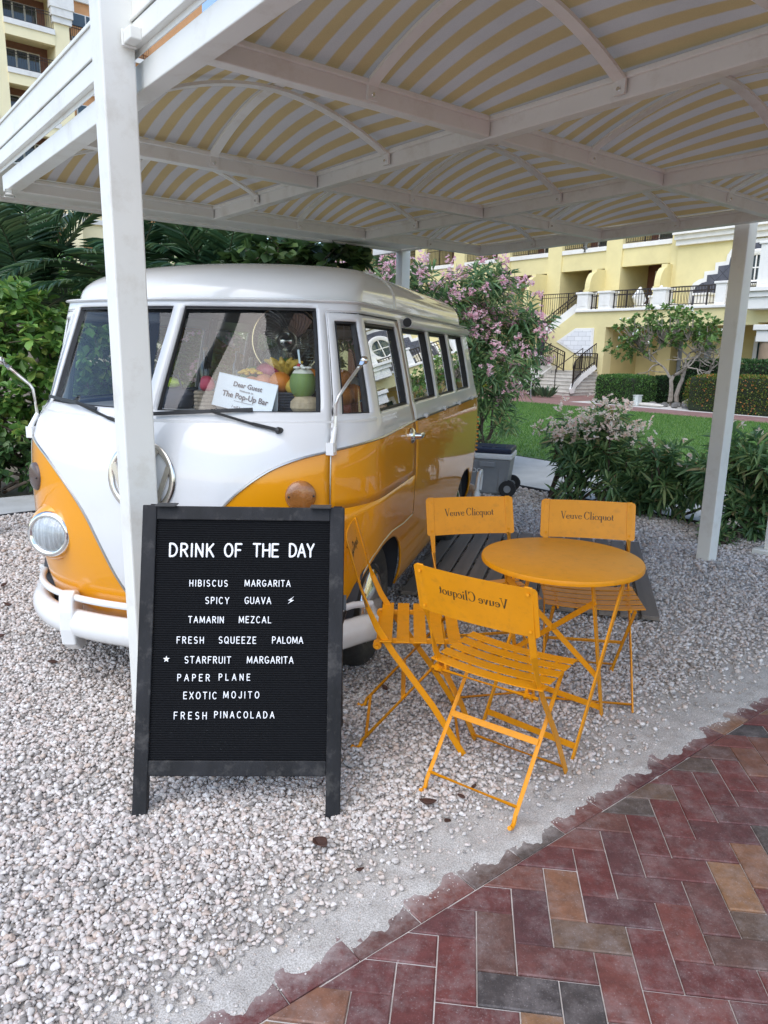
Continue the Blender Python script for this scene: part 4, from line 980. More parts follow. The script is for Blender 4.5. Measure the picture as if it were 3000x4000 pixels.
        MB().strip([piv + V(0, -.012, .004), piv.lerp(mid, .35) + V(0, -.012, .0), piv.lerp(mid, .4) + V(0, -.014, 0), mid], [.013, .013, .009, .009], .008, (0, 0, 1)).build('wiper_arm', M_BLACKP, wp_)
        n = 12; MB().strip([A.lerp(mid, k / n * 2) if k <= n / 2 else mid.lerp(B_, k / n * 2 - 1) for k in range(n + 1)], .014, .008, (0, .3, 1)).build('wiper_blade', M_BLACKRUB, wp_)
    # mirror arms, handle
    for sg in (1, -1):
        p0 = bpt(('f', .845, sg), 1.10, .022); p1 = bpt(('f', .85, sg), 1.19, .026)
        a = MB().tube([p0, p0 + V(0, 0, .03), p1], [.014, .012, .0095], 10, up=(0, 1, 0)).box(p0 + V(-.006 * sg, .004, .012), (.032, .042, .050)).build('mirror_arm', M_WHITE2, t, smooth=True, ang=50)
        rust = mat('rusty_chrome', (.62, .60, .57), .28, .8, var=.1, dirt=(.22, .09, .04, .8), dscale=22)
        if sg == 1: q = [p1, p1 + V(.004, -.004, .10), p1 + V(.012, .0, .125), p1 + V(.036, .06, .185), p1 + V(.062, .125, .245)]
        else: q = [p1, p1 + V(-.008, -.004, .11), p1 + V(-.02, -.005, .13), p1 + V(-.11, -.03, .21)]
        MB().tube(q, .0072, 10).build('mirror_rod', rust, a, smooth=True)
        d = (q[-1] - q[-2]).normalized(); MB().tube([q[-1] - d * .01, q[-1] + d * .035], [.013, .014], 12).ball(q[-1] + d * .04, .018, 12, 8).build('mirror_joint', M_CHROME, a, smooth=True)
        h0 = bpt(('s', 1.085, sg), 1.080, .012); Mh = Matrix.Translation(h0) @ Matrix.Rotation(radians(90 * sg), 4, 'Y')
        hd = MB().lathe([(.040, 0), (.040, .010), (.030, .020), (.020, .024), (0, .026)], Mh, 24).build('door_handle', M_CHROME, doors[sg], smooth=True)
        MB().tube([h0 + V(.020 * sg, 0, 0), h0 + V(.046 * sg, .012, 0), h0 + V(.050 * sg, .06, 0), h0 + V(.046 * sg, .105, 0)], [.016, .014, .012, .009], 10, up=(0, 0, 1), sq=(.7, 1.15)).build('lever', M_CHROME, hd, smooth=True)
    # bumpers
    def bumper(rear):
        path = []
        zc = .305
        if not rear:
            for s in np.linspace(-.995, .995, 61):
                k = abs(s); p = bfront(s, .42, .055); path.append(V(p.x, p.y, zc))
            path = [V(path[0].x + .004, .485, zc), V(path[0].x, .47, zc), V(path[0].x + .002, .40, zc)] + [p for p in path if p.y < .39] + [V(path[-1].x - .002, .40, zc), V(path[-1].x, .47, zc), V(path[-1].x - .004, .485, zc)]
        else:
            path = [V(-.868, 3.43, zc), V(-.872, 3.445, zc), V(-.876, 3.50, zc)] + [V(p.x, p.y, zc) for p in (brear(s, .42, .055) for s in np.linspace(-.97, .97, 41))] + [V(.876, 3.50, zc), V(.872, 3.445, zc), V(.868, 3.43, zc)]
        rr = [1.0] * len(path); rr[0] = rr[-1] = .35; rr[1] = rr[-2] = .78; rr[2] = rr[-3] = .97
        b_ = MB().tube(path, rr, 16, up=(0, 0, 1), sq=((.046, .064) if not rear else (.034, .075))).build('bumper', M_WHITE2, t, smooth=True, ang=60)
        top = []
        for p in path[3:-3]: top.append(V(p.x * .985, p.y + (-.004 if not rear else .004), zc + .118))
        a, z = path[2], path[-3]
        top = [V(a.x, a.y, zc + (.03 if not rear else .06)), V(a.x * 1.0, a.y - .01 * (1 if not rear else -1), zc + (.085 if not rear else .15)), V(a.x * .995, a.y - .02 * (1 if not rear else -1), zc + (.112 if not rear else .185))] + top + [V(z.x * .995, z.y - .02 * (1 if not rear else -1), zc + .112), V(z.x, z.y - .01 * (1 if not rear else -1), zc + .085), V(z.x, z.y, zc + .03)]
        if not rear: MB().tube(top, .0155, 10, up=(0, 0, 1)).build('overrider_bar', M_WHITE2, b_, smooth=True)
        else:
            for sg in (1, -1): MB().tube([V(.878 * sg, 3.47, zc + .04), V(.886 * sg, 3.475, zc + .17), V(.890 * sg, 3.50, zc + .205), V(.893 * sg, 3.60, zc + .21), V(.890 * sg, 3.64, zc + .17), V(.882 * sg, 3.64, zc + .04)], .017, 10, up=(1, 0, 0)).build('overrider_bar', M_WHITE2, b_, smooth=True)
        for sg in (1, -1):
            x = sg * .40; p = bfront(x / .81, .42, .055) if not rear else brear(x / .81, .42, .055); d = -1 if not rear else 1
            prof = [(-.062, -.135), (.0, -.135), (.050, -.09), (.060, -.02), (.058, .06), (.046, .135), (.020, .150), (-.02, .140), (-.045, .10), (-.062, .02)]
            M = Matrix.Translation(V(p.x, p.y, zc)) @ Matrix.Rotation(radians(-14 * sg * -d), 4, 'Z') @ Matrix(((0, 0, 1, -.032), (d, 0, 0, 0), (0, 1, 0, 0), (0, 0, 0, 1)))
            MB().prism(prof, M, .064).build('bumper_guard', M_WHITE2, b_, bevel=.009)
    bumper(False); bumper(True)
    # wheels
    for ax in (AXF, AXR):
        for sg in (1, -1):
            M = Matrix.Translation((sg * .69, ax, .302)) @ Matrix.Rotation(radians(90 * sg), 4, 'Y')
            w = empty('wheel'); w.parent = t
            MB().lathe([(.195, -.07), (.24, -.085), (.285, -.078), (.305, -.055), (.310, -.02), (.310, .02), (.305, .055), (.285, .080), (.24, .088), (.215, .080), (.200, .066)], M, 44).build('tyre', M_TYRE, w, smooth=True, ang=50)
            MB().lathe([(.203, .060), (.195, .072), (.185, .062), (.17, .045), (.15, .050), (.135, .052), (0, .04)], M, 36).build('rim', mat('rim_paint', (.05, .045, .04), .12, coat=1, var=.1) if ax == AXF and sg == 1 else bpy.data.materials['rim_paint'], w, smooth=True, ang=60)
            MB().lathe([(.172, .048), (.178, .062), (.165, .078), (.135, .092), (.10, .104), (.06, .112), (.02, .115), (0, .1155)], M, 36).build('hub_cap', M_CHROME, w, smooth=True, ang=70)
    for ax in (AXF, AXR):
        for sg in (1, -1):
            P = []; n = 18
            for k in range(n + 1):
                a = pi * k / n; y = ax - .385 * cos(a); z = .26 + .40 * sin(a) ** .7
                P += [V(sg * .45, y, z), V(sg * (pch(max(.3, z), PZ, PW) - .012), y, z)]
            q = MB().add(P, [(2 * k, 2 * k + 1, 2 * k + 3, 2 * k + 2) for k in range(n)]).build('wheel_well', M_DARK, t, smooth=True, ang=80)
    # floor pan, wheel wells, cab and load floor
    ub = MB(); ub.span((-.60, .2, .32), (.60, 3.75, .60)); ub.build('floor_pan', M_DARK, t)
    MB().span((-.79, .62, .601), (.79, 3.6, .64)).span((-.77, 1.10, .30), (.77, 1.12, .60)).span((-.77, 2.66, .30), (.77, 2.68, .60)).build('load_floor', M_DARK, t)
    M_HEAD = mat('headlining', (.07, .08, .09), .95, var=.1)
    P = []
    for q in qs:
        for p in outline(q): P.append(V(p.x * .965, lerp(2.03, p.y, .972), p.z - .03))
    MB().add(P, F).build('headlining', M_HEAD, t, smooth=True, ang=60, weld=True)
    M_BLUE = mat('blue_trim', (.03, .07, .20), .6, var=.1); M_PALE = mat('pale_trim', (.30, .32, .34), .7)
    for sg in (1, -1):
        MB().add([bpt((k, v, sg), z, -.03) for k, v in (('f', .90), ('s', .70), ('s', 1.2), ('s', 2.2), ('s', 3.3)) for z in (.64, 1.19)], [(2 * k, 2 * k + 2, 2 * k + 3, 2 * k + 1) for k in range(4)]).build('lining_panel', M_PALE, t)
        MB().strip([bpt((k, v, sg), 1.212, -.04) for k, v in (('f', .90), ('s', .70), ('s', 1.2), ('s', 2.2), ('s', 3.3))], .035, .02, (0, 0, 1)).build('sill_trim', M_BLUE, t)
    # dashboard shelf, steering wheel, bench
    sh = [bfront(s, 1.225, -.05) for s in np.linspace(-.86, .86, 25)]
    n = len(sh); P = sh + [V(p.x, .74, 1.225) for p in sh]; P2 = [V(p.x, p.y, 1.195) for p in P]
    F2 = [(k, k + 1, n + k + 1, n + k) for k in range(n - 1)]; F3 = [(2 * n + n + k, 2 * n + n + k + 1, 2 * n + k + 1, 2 * n + k) for k in range(n - 1)]
    MB().add(P + P2, F2 + F3 + [(n + k + 1, n + k, 3 * n + k, 3 * n + k + 1) for k in range(n - 1)]).span((-.70, .66, .90), (.70, .70, 1.19)).build('dashboard', mat('dash_paint', (.30, .31, .32), .5), t)
    # the bar shelf behind the cab
    MB().span((-.74, 1.55, .64), (.70, 1.95, 1.20)).build('bar_counter', mat('counter_wood', (.14, .09, .06), .5, var=.3, stretch=(1, 8, 1)), t, bevel=.006)
    for x in (-.36, .36):
        MB().span((x - .25, 1.10, .70), (x + .25, 1.5, .90)).build('seat', M_PALE, t, bevel=.03)
        MB().bar((x, 1.46, .86), (x, 1.54, 1.30), .46, .10, (0, 1, 0)).build('seat_back', M_PALE, t, bevel=.03)
    # sun blind / mirror and interior pillars seen through the screen
    MB().span((-.42, .43, 1.60), (-.16, .45, 1.65)).build('rear_view_mirror', M_BLACKP, t, bevel=.01)
    for sg in (1, -1):
        for y in (1.23, 1.91, 2.57): MB().strip([bpt(('s', y, sg), z, -.03) for z in np.linspace(1.2, 1.69, 8)], .07, .02, (0, 1, 0)).build('pillar', M_HEAD, t)
    return t
VAN = build_van()
VM = Matrix.Translation((BUS[0], BUS[1], 0)) @ Matrix.Rotation(-BUS[2], 4, 'Z')
# ------------------------------------------------------------------ what stands in the van behind the windscreen
def vloc(x, y, z): p = VM @ Vector((x, y, z)); return (p.x, p.y, p.z)
SH = 1.226
def item(name, x, y, z, label, cat, group=None, rz=0): return empty(name, vloc(x, y, z), rz - BUS[2], label, cat, group)
def build_inside():
    t = item('tent_card', .235, .44, SH, 'white tent card greeting guests of the pop-up bar, behind the windscreen', 'card', rz=radians(-4)); CARD = mat('white_card', (.80, .83, .84), .5, var=.03)
    R = Matrix.Rotation(radians(9.5), 4, 'Y'); a = radians(14)
    def sl(s): return [R @ V(x, s * y, z) for x, y, z in ((-.145, .036, .004), (.150, .036, .004), (.150, 0, .148), (-.145, 0, .148))]
    mb = MB(); mb.add(sl(-1), [(0, 1, 2, 3)]); f = mb.build('card_face', CARD, t); m = f.modifiers.new('thick', 'SOLIDIFY'); m.thickness = .002
    f2 = MB().add(sl(1), [(3, 2, 1, 0)]).build('card_face', CARD, t); m = f2.modifiers.new('thick', 'SOLIDIFY'); m.thickness = .002
    MF = R @ Matrix.Translation((0, -.037, 0)) @ Matrix.Rotation(radians(90 - 14), 4, 'X')
    INK = mat('ink', (.07, .05, .06), .7)
    for body, x, z, sz, bold in (('Dear Guest', .01, .106, .030, .0006), ('Welcome to', .01, .087, .0135, 0), ('The Pop-Up Bar', .01, .055, .0345, .0007), ('I will be b', -.01, .012, .017, 0)):
        textobj('lettering', body, sz, INK, f, MF @ Matrix.Translation((x, z, .0035)), .0003, bold=bold)
    MB().bar(MF @ V(-.04, .043, .0035), MF @ V(.055, .043, .0035), .002, .001).build('rule_line', INK, f)
    # green drinking coconut with a flower and straw
    GC = mat('green_husk', (.17, .25, .07), .6, var=.25, vscale=12, stretch=(1, 1, .2), bump=.2, bscale=50); HUSK = mat('tan_husk', (.50, .39, .25), .85, var=.25, vscale=25, bump=.4, bscale=60); PALE = mat('pale_husk', (.72, .70, .58), .8)
    c = item('coconut', .52, .43, SH + .068, 'green drinking coconut with a white flower and striped straw, on the tan one', 'coconut')
    MB().lathe([(0, .0), (.025, .003), (.048, .022), (.058, .055), (.056, .085), (.044, .108)], None, 28).build('shell', GC, c, smooth=True)
    MB().lathe([(.046, .1065), (.036, .120), (.022, .126), (0, .127)], None, 24).build('cut_top', PALE, c, smooth=True)
    fl = MB()
    for k in range(5): a = k * 1.2566 + .4; fl.ball((cos(a) * .026, sin(a) * .026 - .012, .130), (.018, .011, .006), 10, 6, M=Matrix.Rotation(a, 3, 'Z'))
    fl.ball((0, -.012, .136), (.008, .008, .008), 10, 6); fl.build('flower', mat('white_petals', (.86, .84, .74), .6), c, smooth=True)
    MB().ball((-.018, 0, .138), .010, 10, 8).build('cherry', mat('red_cherry', (.45, .02, .03), .2), c, smooth=True)
    MB().tube([(-.012, .004, .115), (-.022, .004, .205)], .005, 8).build('straw', mat('pale_straw', (.70, .82, .82), .4), c)
    MB().lathe([(0, 0), (.045, .004), (.066, .03), (.064, .055), (.045, .075), (0, .082)], None, 24).build('coconut', HUSK, None, smooth=True)
    o = bpy.data.objects['coconut.001']; o.location = vloc(.535, .42, SH); tag(o, 'tan trimmed coconut under the green one', 'coconut')
    def fruit(name, x, y, z, r, m, label, cat, w=0, top=None):
        o = MB().ball((0, 0, 0), r, 18, 12, w).build(name, m, None, smooth=True); o.location = vloc(x, y, z); tag(o, label, cat); return o
    OR = mat('orange_rind', (.60, .19, .015), .5, var=.15, vscale=10, bump=.2, bscale=120); PE = mat('peach_rind', (.62, .26, .14), .6, var=.15); MG = mat('mango_skin', (.34, .05, .08), .35, var=.5, vscale=6); LM = mat('lime_skin', (.10, .20, .03), .45); YW = mat('yellow_skin', (.62, .42, .06), .6, var=.25, vscale=18); AV = mat('dark_green_skin', (.04, .07, .03), .5)
    bz = SH + .085
    bk_ = item('fruit_basket', .33, .58, SH, 'dark wicker basket piled with fruit behind the tent card', 'basket'); DW = mat('dark_wicker', (.045, .05, .065), .7, var=.4, vscale=40)
    wk = MB()
    for k in range(7): wk.tube([(cos(a) * (.19 + .006 * k) , sin(a) * (.10 + .004 * k), .008 + k * .0125) for a in np.linspace(0, 2 * pi, 37)[:-1]], .0065, 6, closed=True)
    wk.lathe([(.0, .004), (.17, .004)], Matrix.Diagonal((1, .55, 1, 1)), 24); wk.build('wicker', DW, bk_, smooth=True)
    fruit('orange', .385, .50, bz + .045, (.050, .050, .047), OR, 'large orange beside the green coconut in the basket', 'orange')
    fruit('peach', .305, .51, bz + .038, (.046, .046, .042), PE, 'pale peach at the front of the fruit basket', 'peach')
    fruit('mango', .285, .60, bz + .085, (.062, .050, .045), MG, 'dark red mango behind the peach', 'mango')
    fruit('lime', .44, .56, bz + .06, (.034, .030, .030), LM, 'green lime right of the large orange', 'lime')
    fruit('squash', .455, .50, bz + .028, (.040, .040, .046), YW, 'warty yellow squash right of the large orange', 'squash', .09)
    fruit('melon', .21, .62, bz + .05, (.075, .06, .06), LM, 'green melon behind the tent card', 'melon')
    fl = MB()
    for k in range(16): a = k * 2.4; q = .012 + .0026 * k; fl.ball((cos(a) * q, sin(a) * q * .7, .02 - .0011 * k), (.017, .012, .008), 8, 5, M=Matrix.Rotation(a, 3, 'Z'))
    o = fl.build('yellow_flower', mat('yellow_petals', (.70, .45, .04), .6, var=.2, vscale=30), None, smooth=True); o.location = vloc(.225, .53, bz + .075); tag(o, 'yellow ruffled flower lying above the tent card', 'flower')
    bn_ = item('banana_bunch', .37, .60, bz + .075, 'small bunch of speckled bananas on top of the fruit basket', 'bananas'); BY = mat('banana_skin', (.52, .34, .05), .55, var=.5, vscale=35)
    for k in range(6):
        a = radians(-75 + k * 34); MB().tube([(0, 0, -.02), (sin(a) * .022, -.012, .028), (sin(a) * .06, -.028, .055), (sin(a) * .095, -.03, .060 + .02 * cos(a))], [.006, .015, .016, .005], 8).build('banana', BY, bn_, smooth=True)
    fruit('pineapple', .60, .56, SH + .095, (.055, .055, .085), mat('pineapple_skin', (.30, .16, .05), .7, var=.5, vscale=60, bump=.8, bscale=50), 'brown pineapple behind the green coconut', 'pineapple', .02)
    lf = MB()
    for k in range(22):
        a = k * 2.4; r = .05 * (1 - k / 30); lf.strip([(0, 0, 0), (cos(a) * r * .6, sin(a) * r * .6, .045 + .002 * k), (cos(a) * r * 1.5, sin(a) * r * 1.5, .06 + .004 * k)], [.014, .010, .002], .001, (-sin(a), cos(a), 0))
    o = bpy.data.objects['pineapple']; lf.v = [(p[0], p[1], p[2] + .075) for p in lf.v]; lf.build('crown', mat('pineapple_leaf', (.08, .11, .05), .6), o)
    fruit('peach', .245, .505, bz + .030, (.042, .042, .038), PE, 'second peach at the left end of the fruit basket', 'peach')
    fruit('papaya', .35, .68, bz + .10, (.05, .10, .05), LM, 'green papaya at the back of the fruit basket', 'papaya')
    fruit('apple', .155, .56, SH + .045, (.042, .042, .040), MG, 'dark red apple on the shelf left of the basket', 'apple')
    fruit('pumpkin', .47, .62, bz + .06, (.06, .06, .045), OR, 'small orange pumpkin behind the green coconut', 'pumpkin', .05)
    # oranges in punnets by the quarter-light
    TR = mat('terracotta_punnet', (.36, .09, .05), .6, var=.15)
    for k, (x, y, lab) in enumerate(((.655, .58, 'terracotta punnet with two oranges, front one by the quarter light'), (.655, .69, 'terracotta punnet with one orange, rear one by the quarter light'))):
        p = item('fruit_punnet', x, y, SH - .035, lab, 'punnet', 'punnets of oranges by the quarter light')
        MB().add([V(sx * q, sy * q, z) for q, z in ((.040, 0), (.050, .075)) for sx, sy in ((-1, -1), (1, -1), (1, 1), (-1, 1))], [(3, 2, 1, 0), (0, 1, 5, 4), (1, 2, 6, 5), (2, 3, 7, 6), (3, 0, 4, 7)]).build('tub', TR, p)
    fruit('orange', .655, .58, SH + .075, (.046, .046, .043), OR, 'lower orange in the front punnet by the quarter light', 'orange')
    fruit('orange', .640, .60, SH + .150, (.044, .044, .041), OR, 'upper orange stacked in the front punnet', 'orange')
    fruit('orange', .660, .695, SH + .080, (.047, .047, .044), OR, 'orange in the rear punnet by the quarter light', 'orange')
    # rope basket with red cloth, small crate bag on the left, folded leaflets
    rb = item('rope_basket', .045, .44, SH, 'small tan rope basket left of the tent card', 'basket'); RP = mat('tan_rope', (.30, .23, .16), .9, var=.35, vscale=60)
    for k in range(5): MB().tube([(cos(a) * .040, sin(a) * .04, .010 + k * .0165) for a in np.linspace(0, 2 * pi, 25)[:-1]], .010, 6, closed=True).build('rope_coil', RP, rb, smooth=True)
    o = MB().ball((0, 0, 0), (.034, .030, .036), 14, 10, .06).build('red_dragon_fruit', mat('pink_skin', (.50, .05, .09), .5, var=.3), None, smooth=True); o.location = vloc(.058, .44, SH + .115); tag(o, 'pink red dragon fruit sitting in the rope basket', 'fruit')
    bg = item('shopping_bag', -.13, .48, SH, 'dark slumped bag with lime green packets on the dashboard', 'bag'); 
    MB().ball((0, 0, .045), (.105, .07, .055), 18, 10, .05).build('bag_body', mat('dark_cloth', (.03, .035, .05), .9, var=.3), bg, smooth=True)
    MB().tube([(-.06, -.02, .08), (-.02, -.03, .14), (.03, -.02, .15), (.07, -.03, .05)], .005, 6).build('strap', M_BLACKP, bg)
    LG = mat('lime_packet', (.38, .50, .06), .4, var=.3, vscale=20)
    for x, y, z, lab in ((-.14, .47, SH + .118, 'lime green packet on top of the dark bag'), (-.34, .46, SH + .02, 'lime green packet lying left of the dark bag')):
        o = MB().ball((0, 0, 0), (.06, .035, .020), 14, 8, .08).build('snack_packet', LG, None, smooth=True); o.location = vloc(x, y, z); o.rotation_euler = (.3, .2, .4); tag(o, lab, 'packet', 'lime green packets on the dashboard')
    gl = item('wine_glass', .0, .50, SH, 'clear glass standing left of the rope basket', 'glass')
    MB().lathe([(.022, 0), (.03, .02), (.036, .06), (.033, .085)], None, 20).build('bowl', glass('clear_glass', (.95, .97, .97), 1.2), gl, smooth=True)
    # chrome pedestal fan
    f = item('pedestal_fan', .20, 1.02, SH - .03, 'large chrome cage fan on a pole behind the fruit', 'fan', rz=radians(18))
    R_ = .175; zc = .345
    MB().tube([(0, .05, -.55), (0, .05, zc - .06)], .017, 14).build('pole', M_CHROME, f, smooth=True)
    MB().lathe([(.16, -.555), (.16, -.54), (.02, -.52)], Matrix.Translation((0, .05, 0)), 24).build('base', M_CHROME, f, smooth=True)
    MB().lathe([(0, -.02), (.045, -.015), (.055, .02), (.055, .09), (.03, .12), (0, .125)], Matrix.Translation((0, .0, zc)) @ Matrix.Rotation(radians(-90), 4, 'X'), 22).build('motor', M_BLACKP, f, smooth=True)
    cg = MB(); cg.tube([(R_ * cos(a), 0, zc + R_ * sin(a)) for a in np.linspace(0, 2 * pi, 49)[:-1]], .0045, 6, closed=True, up=(0, 1, 0)); cg.build('rim', mat('brass_rim', (.75, .66, .45), .2, 1), f, smooth=True)
    wr = MB()
    for k in range(44):
        a0 = 2 * pi * k / 44; wr.tube([((.03 + (R_ - .03) * q) * cos(a0 + .7 * q), -.055 * (1 - q * q), zc + (.03 + (R_ - .03) * q) * sin(a0 + .7 * q)) for q in np.linspace(0, 1, 7)], .0011, 4, caps=False)
    for q in (.3, .55, .78): wr.tube([((.03 + (R_ - .03) * q) * cos(a), -.055 * (1 - q * q) - .001, zc + (.03 + (R_ - .03) * q) * sin(a)) for a in np.linspace(0, 2 * pi, 37)[:-1]], .0011, 4, closed=True)
    cgo = wr.build('cage', M_CHROME, f)
    MB().lathe([(0, -.064), (.012, -.062), (.030, -.052), (.032, -.045)], Matrix.Translation((0, 0, zc)) @ Matrix.Rotation(radians(-90), 4, 'X'), 20).build('hub_badge', M_CHROME, f, smooth=True)
    for k in range(4):
        a = k * pi / 2 + .5; M = Matrix.Translation((0, .0, zc)) @ Matrix.Rotation(a, 4, 'Y') @ Matrix.Rotation(radians(24), 4, 'X')
        MB().prism([(.02, -.02), (.08, -.062), (.15, -.070), (.160, -.01), (.14, .035), (.06, .03)], M @ Matrix.Rotation(radians(90), 4, 'X'), .002).build('blade', mat('fan_blade', (.42, .40, .34), .25, 1, var=.1) if k == 0 else bpy.data.materials['fan_blade'], f)
    # bottles on the counter
    cols = [('dark green glass bottle, tallest on the bar counter', (.015, .03, .015), .30), ('clear bottle with a cork top on the bar counter', (.45, .42, .36), .26), ('amber liqueur bottle on the bar counter', (.30, .07, .015), .24), ('navy foil-necked wine bottle on the bar counter', (.02, .025, .06), .30), ('black bottle on the bar counter behind the bag', (.012, .012, .015), .30), ('squat brown bottle at the end of the bar counter', (.12, .06, .03), .20)]
    for k, (lab, c, h) in enumerate(cols):
        x = (-.40, -.33, -.27, -.21, -.62, -.12)[k]; o = item('liquor_bottle', x, 1.66 + .04 * (k % 2), 1.201, lab, 'bottle', 'bottles on the bar counter in the van')
        mm = mat('bottle_glass', c, .08, var=.1, coat=1)
        MB().lathe([(.034, 0), (.036, .01), (.036, h * .55), (.028, h * .68), (.014, h * .76), (.013, h * .95)], None, 18).build('bottle', mm, o, smooth=True)
        MB().lathe([(.0145, h * .94), (.0145, h), (0, h)], None, 12).build('cap', M_BLACKP if k % 2 else mat('cork', (.4, .28, .16), .8), o)
build_inside()

# ------------------------------------------------------------------ vegetation
def nrm(a): return a / np.maximum(1e-9, np.linalg.norm(a, axis=-1, keepdims=True))
def leaves(name, P, D, Ln, Wd, m, parent=None, fold=.25, droop=.1, shape=(.30, .46, .70, .40), rng=RNG):
    n = len(P); N = nrm(rng.normal(size=(n, 3)) * .45 + np.array([0, 0, 1.0])); S = nrm(np.cross(D, N)); N = np.cross(S, D)
    L = Ln[:, None]; W = Wd[:, None]; z = np.array([0, 0, 1.0]); a, wa, b_, wb = shape
    def at(t): return P + D * L * t - z * L * droop * t * t
    V0 = at(0); T = at(1.0); A1 = at(a); B1 = at(b_)
    ra = A1 + S * W * wa + N * W * fold * wa; la = A1 - S * W * wa + N * W * fold * wa
    rb = B1 + S * W * wb + N * W * fold * wb; lb = B1 - S * W * wb + N * W * fold * wb
    Vv = np.stack([V0, ra, rb, T, lb, la], 1).reshape(-1, 3); base = (np.arange(n) * 6)[:, None]
    F = np.concatenate([base + np.array([0, 1, 2, 3]), base + np.array([0, 3, 4, 5])], 1).reshape(-1)
    return npmesh(name, Vv, F, 4, m, parent)
def shoots_in(ells, n, bias=.45, rng=RNG):
    tot = sum(e[1][0] * e[1][1] * e[1][2] for e in ells); P = []; D = []
    for c, r, *w in ells:
        k = int(n * (r[0] * r[1] * r[2] / tot) * (w[0] if w else 1)) + 1
        d = nrm(rng.normal(size=(k, 3))); q = rng.random(k)[:, None] ** bias
        P.append(np.array(c) + d * q * np.array(r)); D.append(nrm(d * np.array([1, 1, .8]) + np.array([0, 0, .55]) + rng.normal(size=(k, 3)) * .25))
    return np.concatenate(P), np.concatenate(D)
def whorl(P, D, per, length, spread, rng=RNG):
    n = len(P); ax = nrm(np.cross(D, nrm(rng.normal(size=(n, 3))))); bx = np.cross(D, ax); out_p = []; out_d = []
    for k in range(per):
        a = k * 2.4 + rng.uniform(0, 6.28, n); t = (k + .5) / per
        rad = ax * np.cos(a)[:, None] + bx * np.sin(a)[:, None]
        out_p.append(P - D * (length * (1 - t))[..., None] if np.ndim(length) else P - D * length * (1 - t)); out_d.append(nrm(D * (spread + .75 * t) + rad + rng.normal(size=(n, 3)) * .15))
    return np.concatenate(out_p), np.concatenate(out_d)
def stems(name, base, P, m, parent, r0=.018, r1=.004, nmain=8, sag=.12, twigs=120, rng=RNG):
    mb = MB(); idx = rng.permutation(len(P))[:nmain + twigs]; mains = []
    for q, k in enumerate(idx):
        e = Vector(P[k])
        if q < nmain or not mains:
            b_ = Vector(base[q % len(base)]) + V(rng.normal() * .05, rng.normal() * .05, 0); mid = b_.lerp(e, .5) + V(rng.normal() * sag, rng.normal() * sag, (e - b_).length * .08)
            c = [b_ * (1 - t) ** 2 + mid * 2 * t * (1 - t) + e * t * t for t in np.linspace(0, 1, 9)]; mains.append(c)
            mb.tube(c, [lerp(r0, r1 * 1.6, t) for t in np.linspace(0, 1, 9)], 6)
        else:
            best = min((p for c in mains for p in c[2:]), key=lambda p: (p - e).length + max(0, p.z - e.z) * 1.5)
            mid = best.lerp(e, .5) + V(rng.normal() * .04, rng.normal() * .04, .03); mb.tube([best, mid, e], [r1 * 1.7, r1 * 1.2, r1 * .6], 4)
    return mb.build(name, m, parent, smooth=True)
def flowers(name, P, D, m, parent, per, spread, size, rng=RNG):
    n = len(P); C = (P[:, None] + rng.normal(size=(n, per, 3)) * spread * 1.2 + D[:, None] * spread * .9).reshape(-1, 3)
    O = nrm(np.repeat(D, per, 0) + rng.normal(size=(n * per, 3)) * .6); ax = nrm(np.cross(O, nrm(rng.normal(size=O.shape)))); bx = np.cross(O, ax)
    Pp = []; Dd = []
    for k in range(5):
        a = k * 1.2566; Pp.append(C); Dd.append(nrm(ax * cos(a) + bx * sin(a) + O * .35))
    Pp = np.concatenate(Pp); Dd = np.concatenate(Dd); s = size * rng.uniform(.75, 1.2, len(Pp))
    return leaves(name, Pp, Dd, s, s * .75, m, parent, .1, .05, (.35, .35, .75, .52))
def oleander(label, base, ells, n, flo, fm, leaf=(.11, .018), group=None, per=16, nmain=9, fper=7, frange=None, name='oleander_bush', sway=(0, 0)):
    t = empty(name, base[0], 0, label, 'shrub', group); off = np.array(base[0])
    P, D = shoots_in(ells, n); ok = P[:, 2] > .06; P, D = P[ok] - off, D[ok]; D = nrm(D + np.array([sway[0], sway[1], 0]))
    lp, ld = whorl(P, D, per, .13, .15); L = RNG.uniform(.7, 1.25, len(lp)) * leaf[0]; W = L * leaf[1] / leaf[0]
    leaves('foliage', lp, ld, L, W, M_OLEAF, t, .3, .18)
    stems('stems', [Vector(b_) - Vector(base[0]) for b_ in base], P, M_STEM, t, nmain=nmain, twigs=min(220, n // 4))
    if flo:
        zz = P[:, 2]; ok = zz > (np.quantile(zz, .45) if frange is None else frange)
        k = np.where(ok)[0]; w = (zz[k] - zz[k].min() + .2); k = RNG.choice(k, min(len(k), flo), replace=False, p=w / w.sum())
        flowers('blossoms', P[k] + D[k] * .05, D[k], fm, t, fper, .036, .034)
    return t
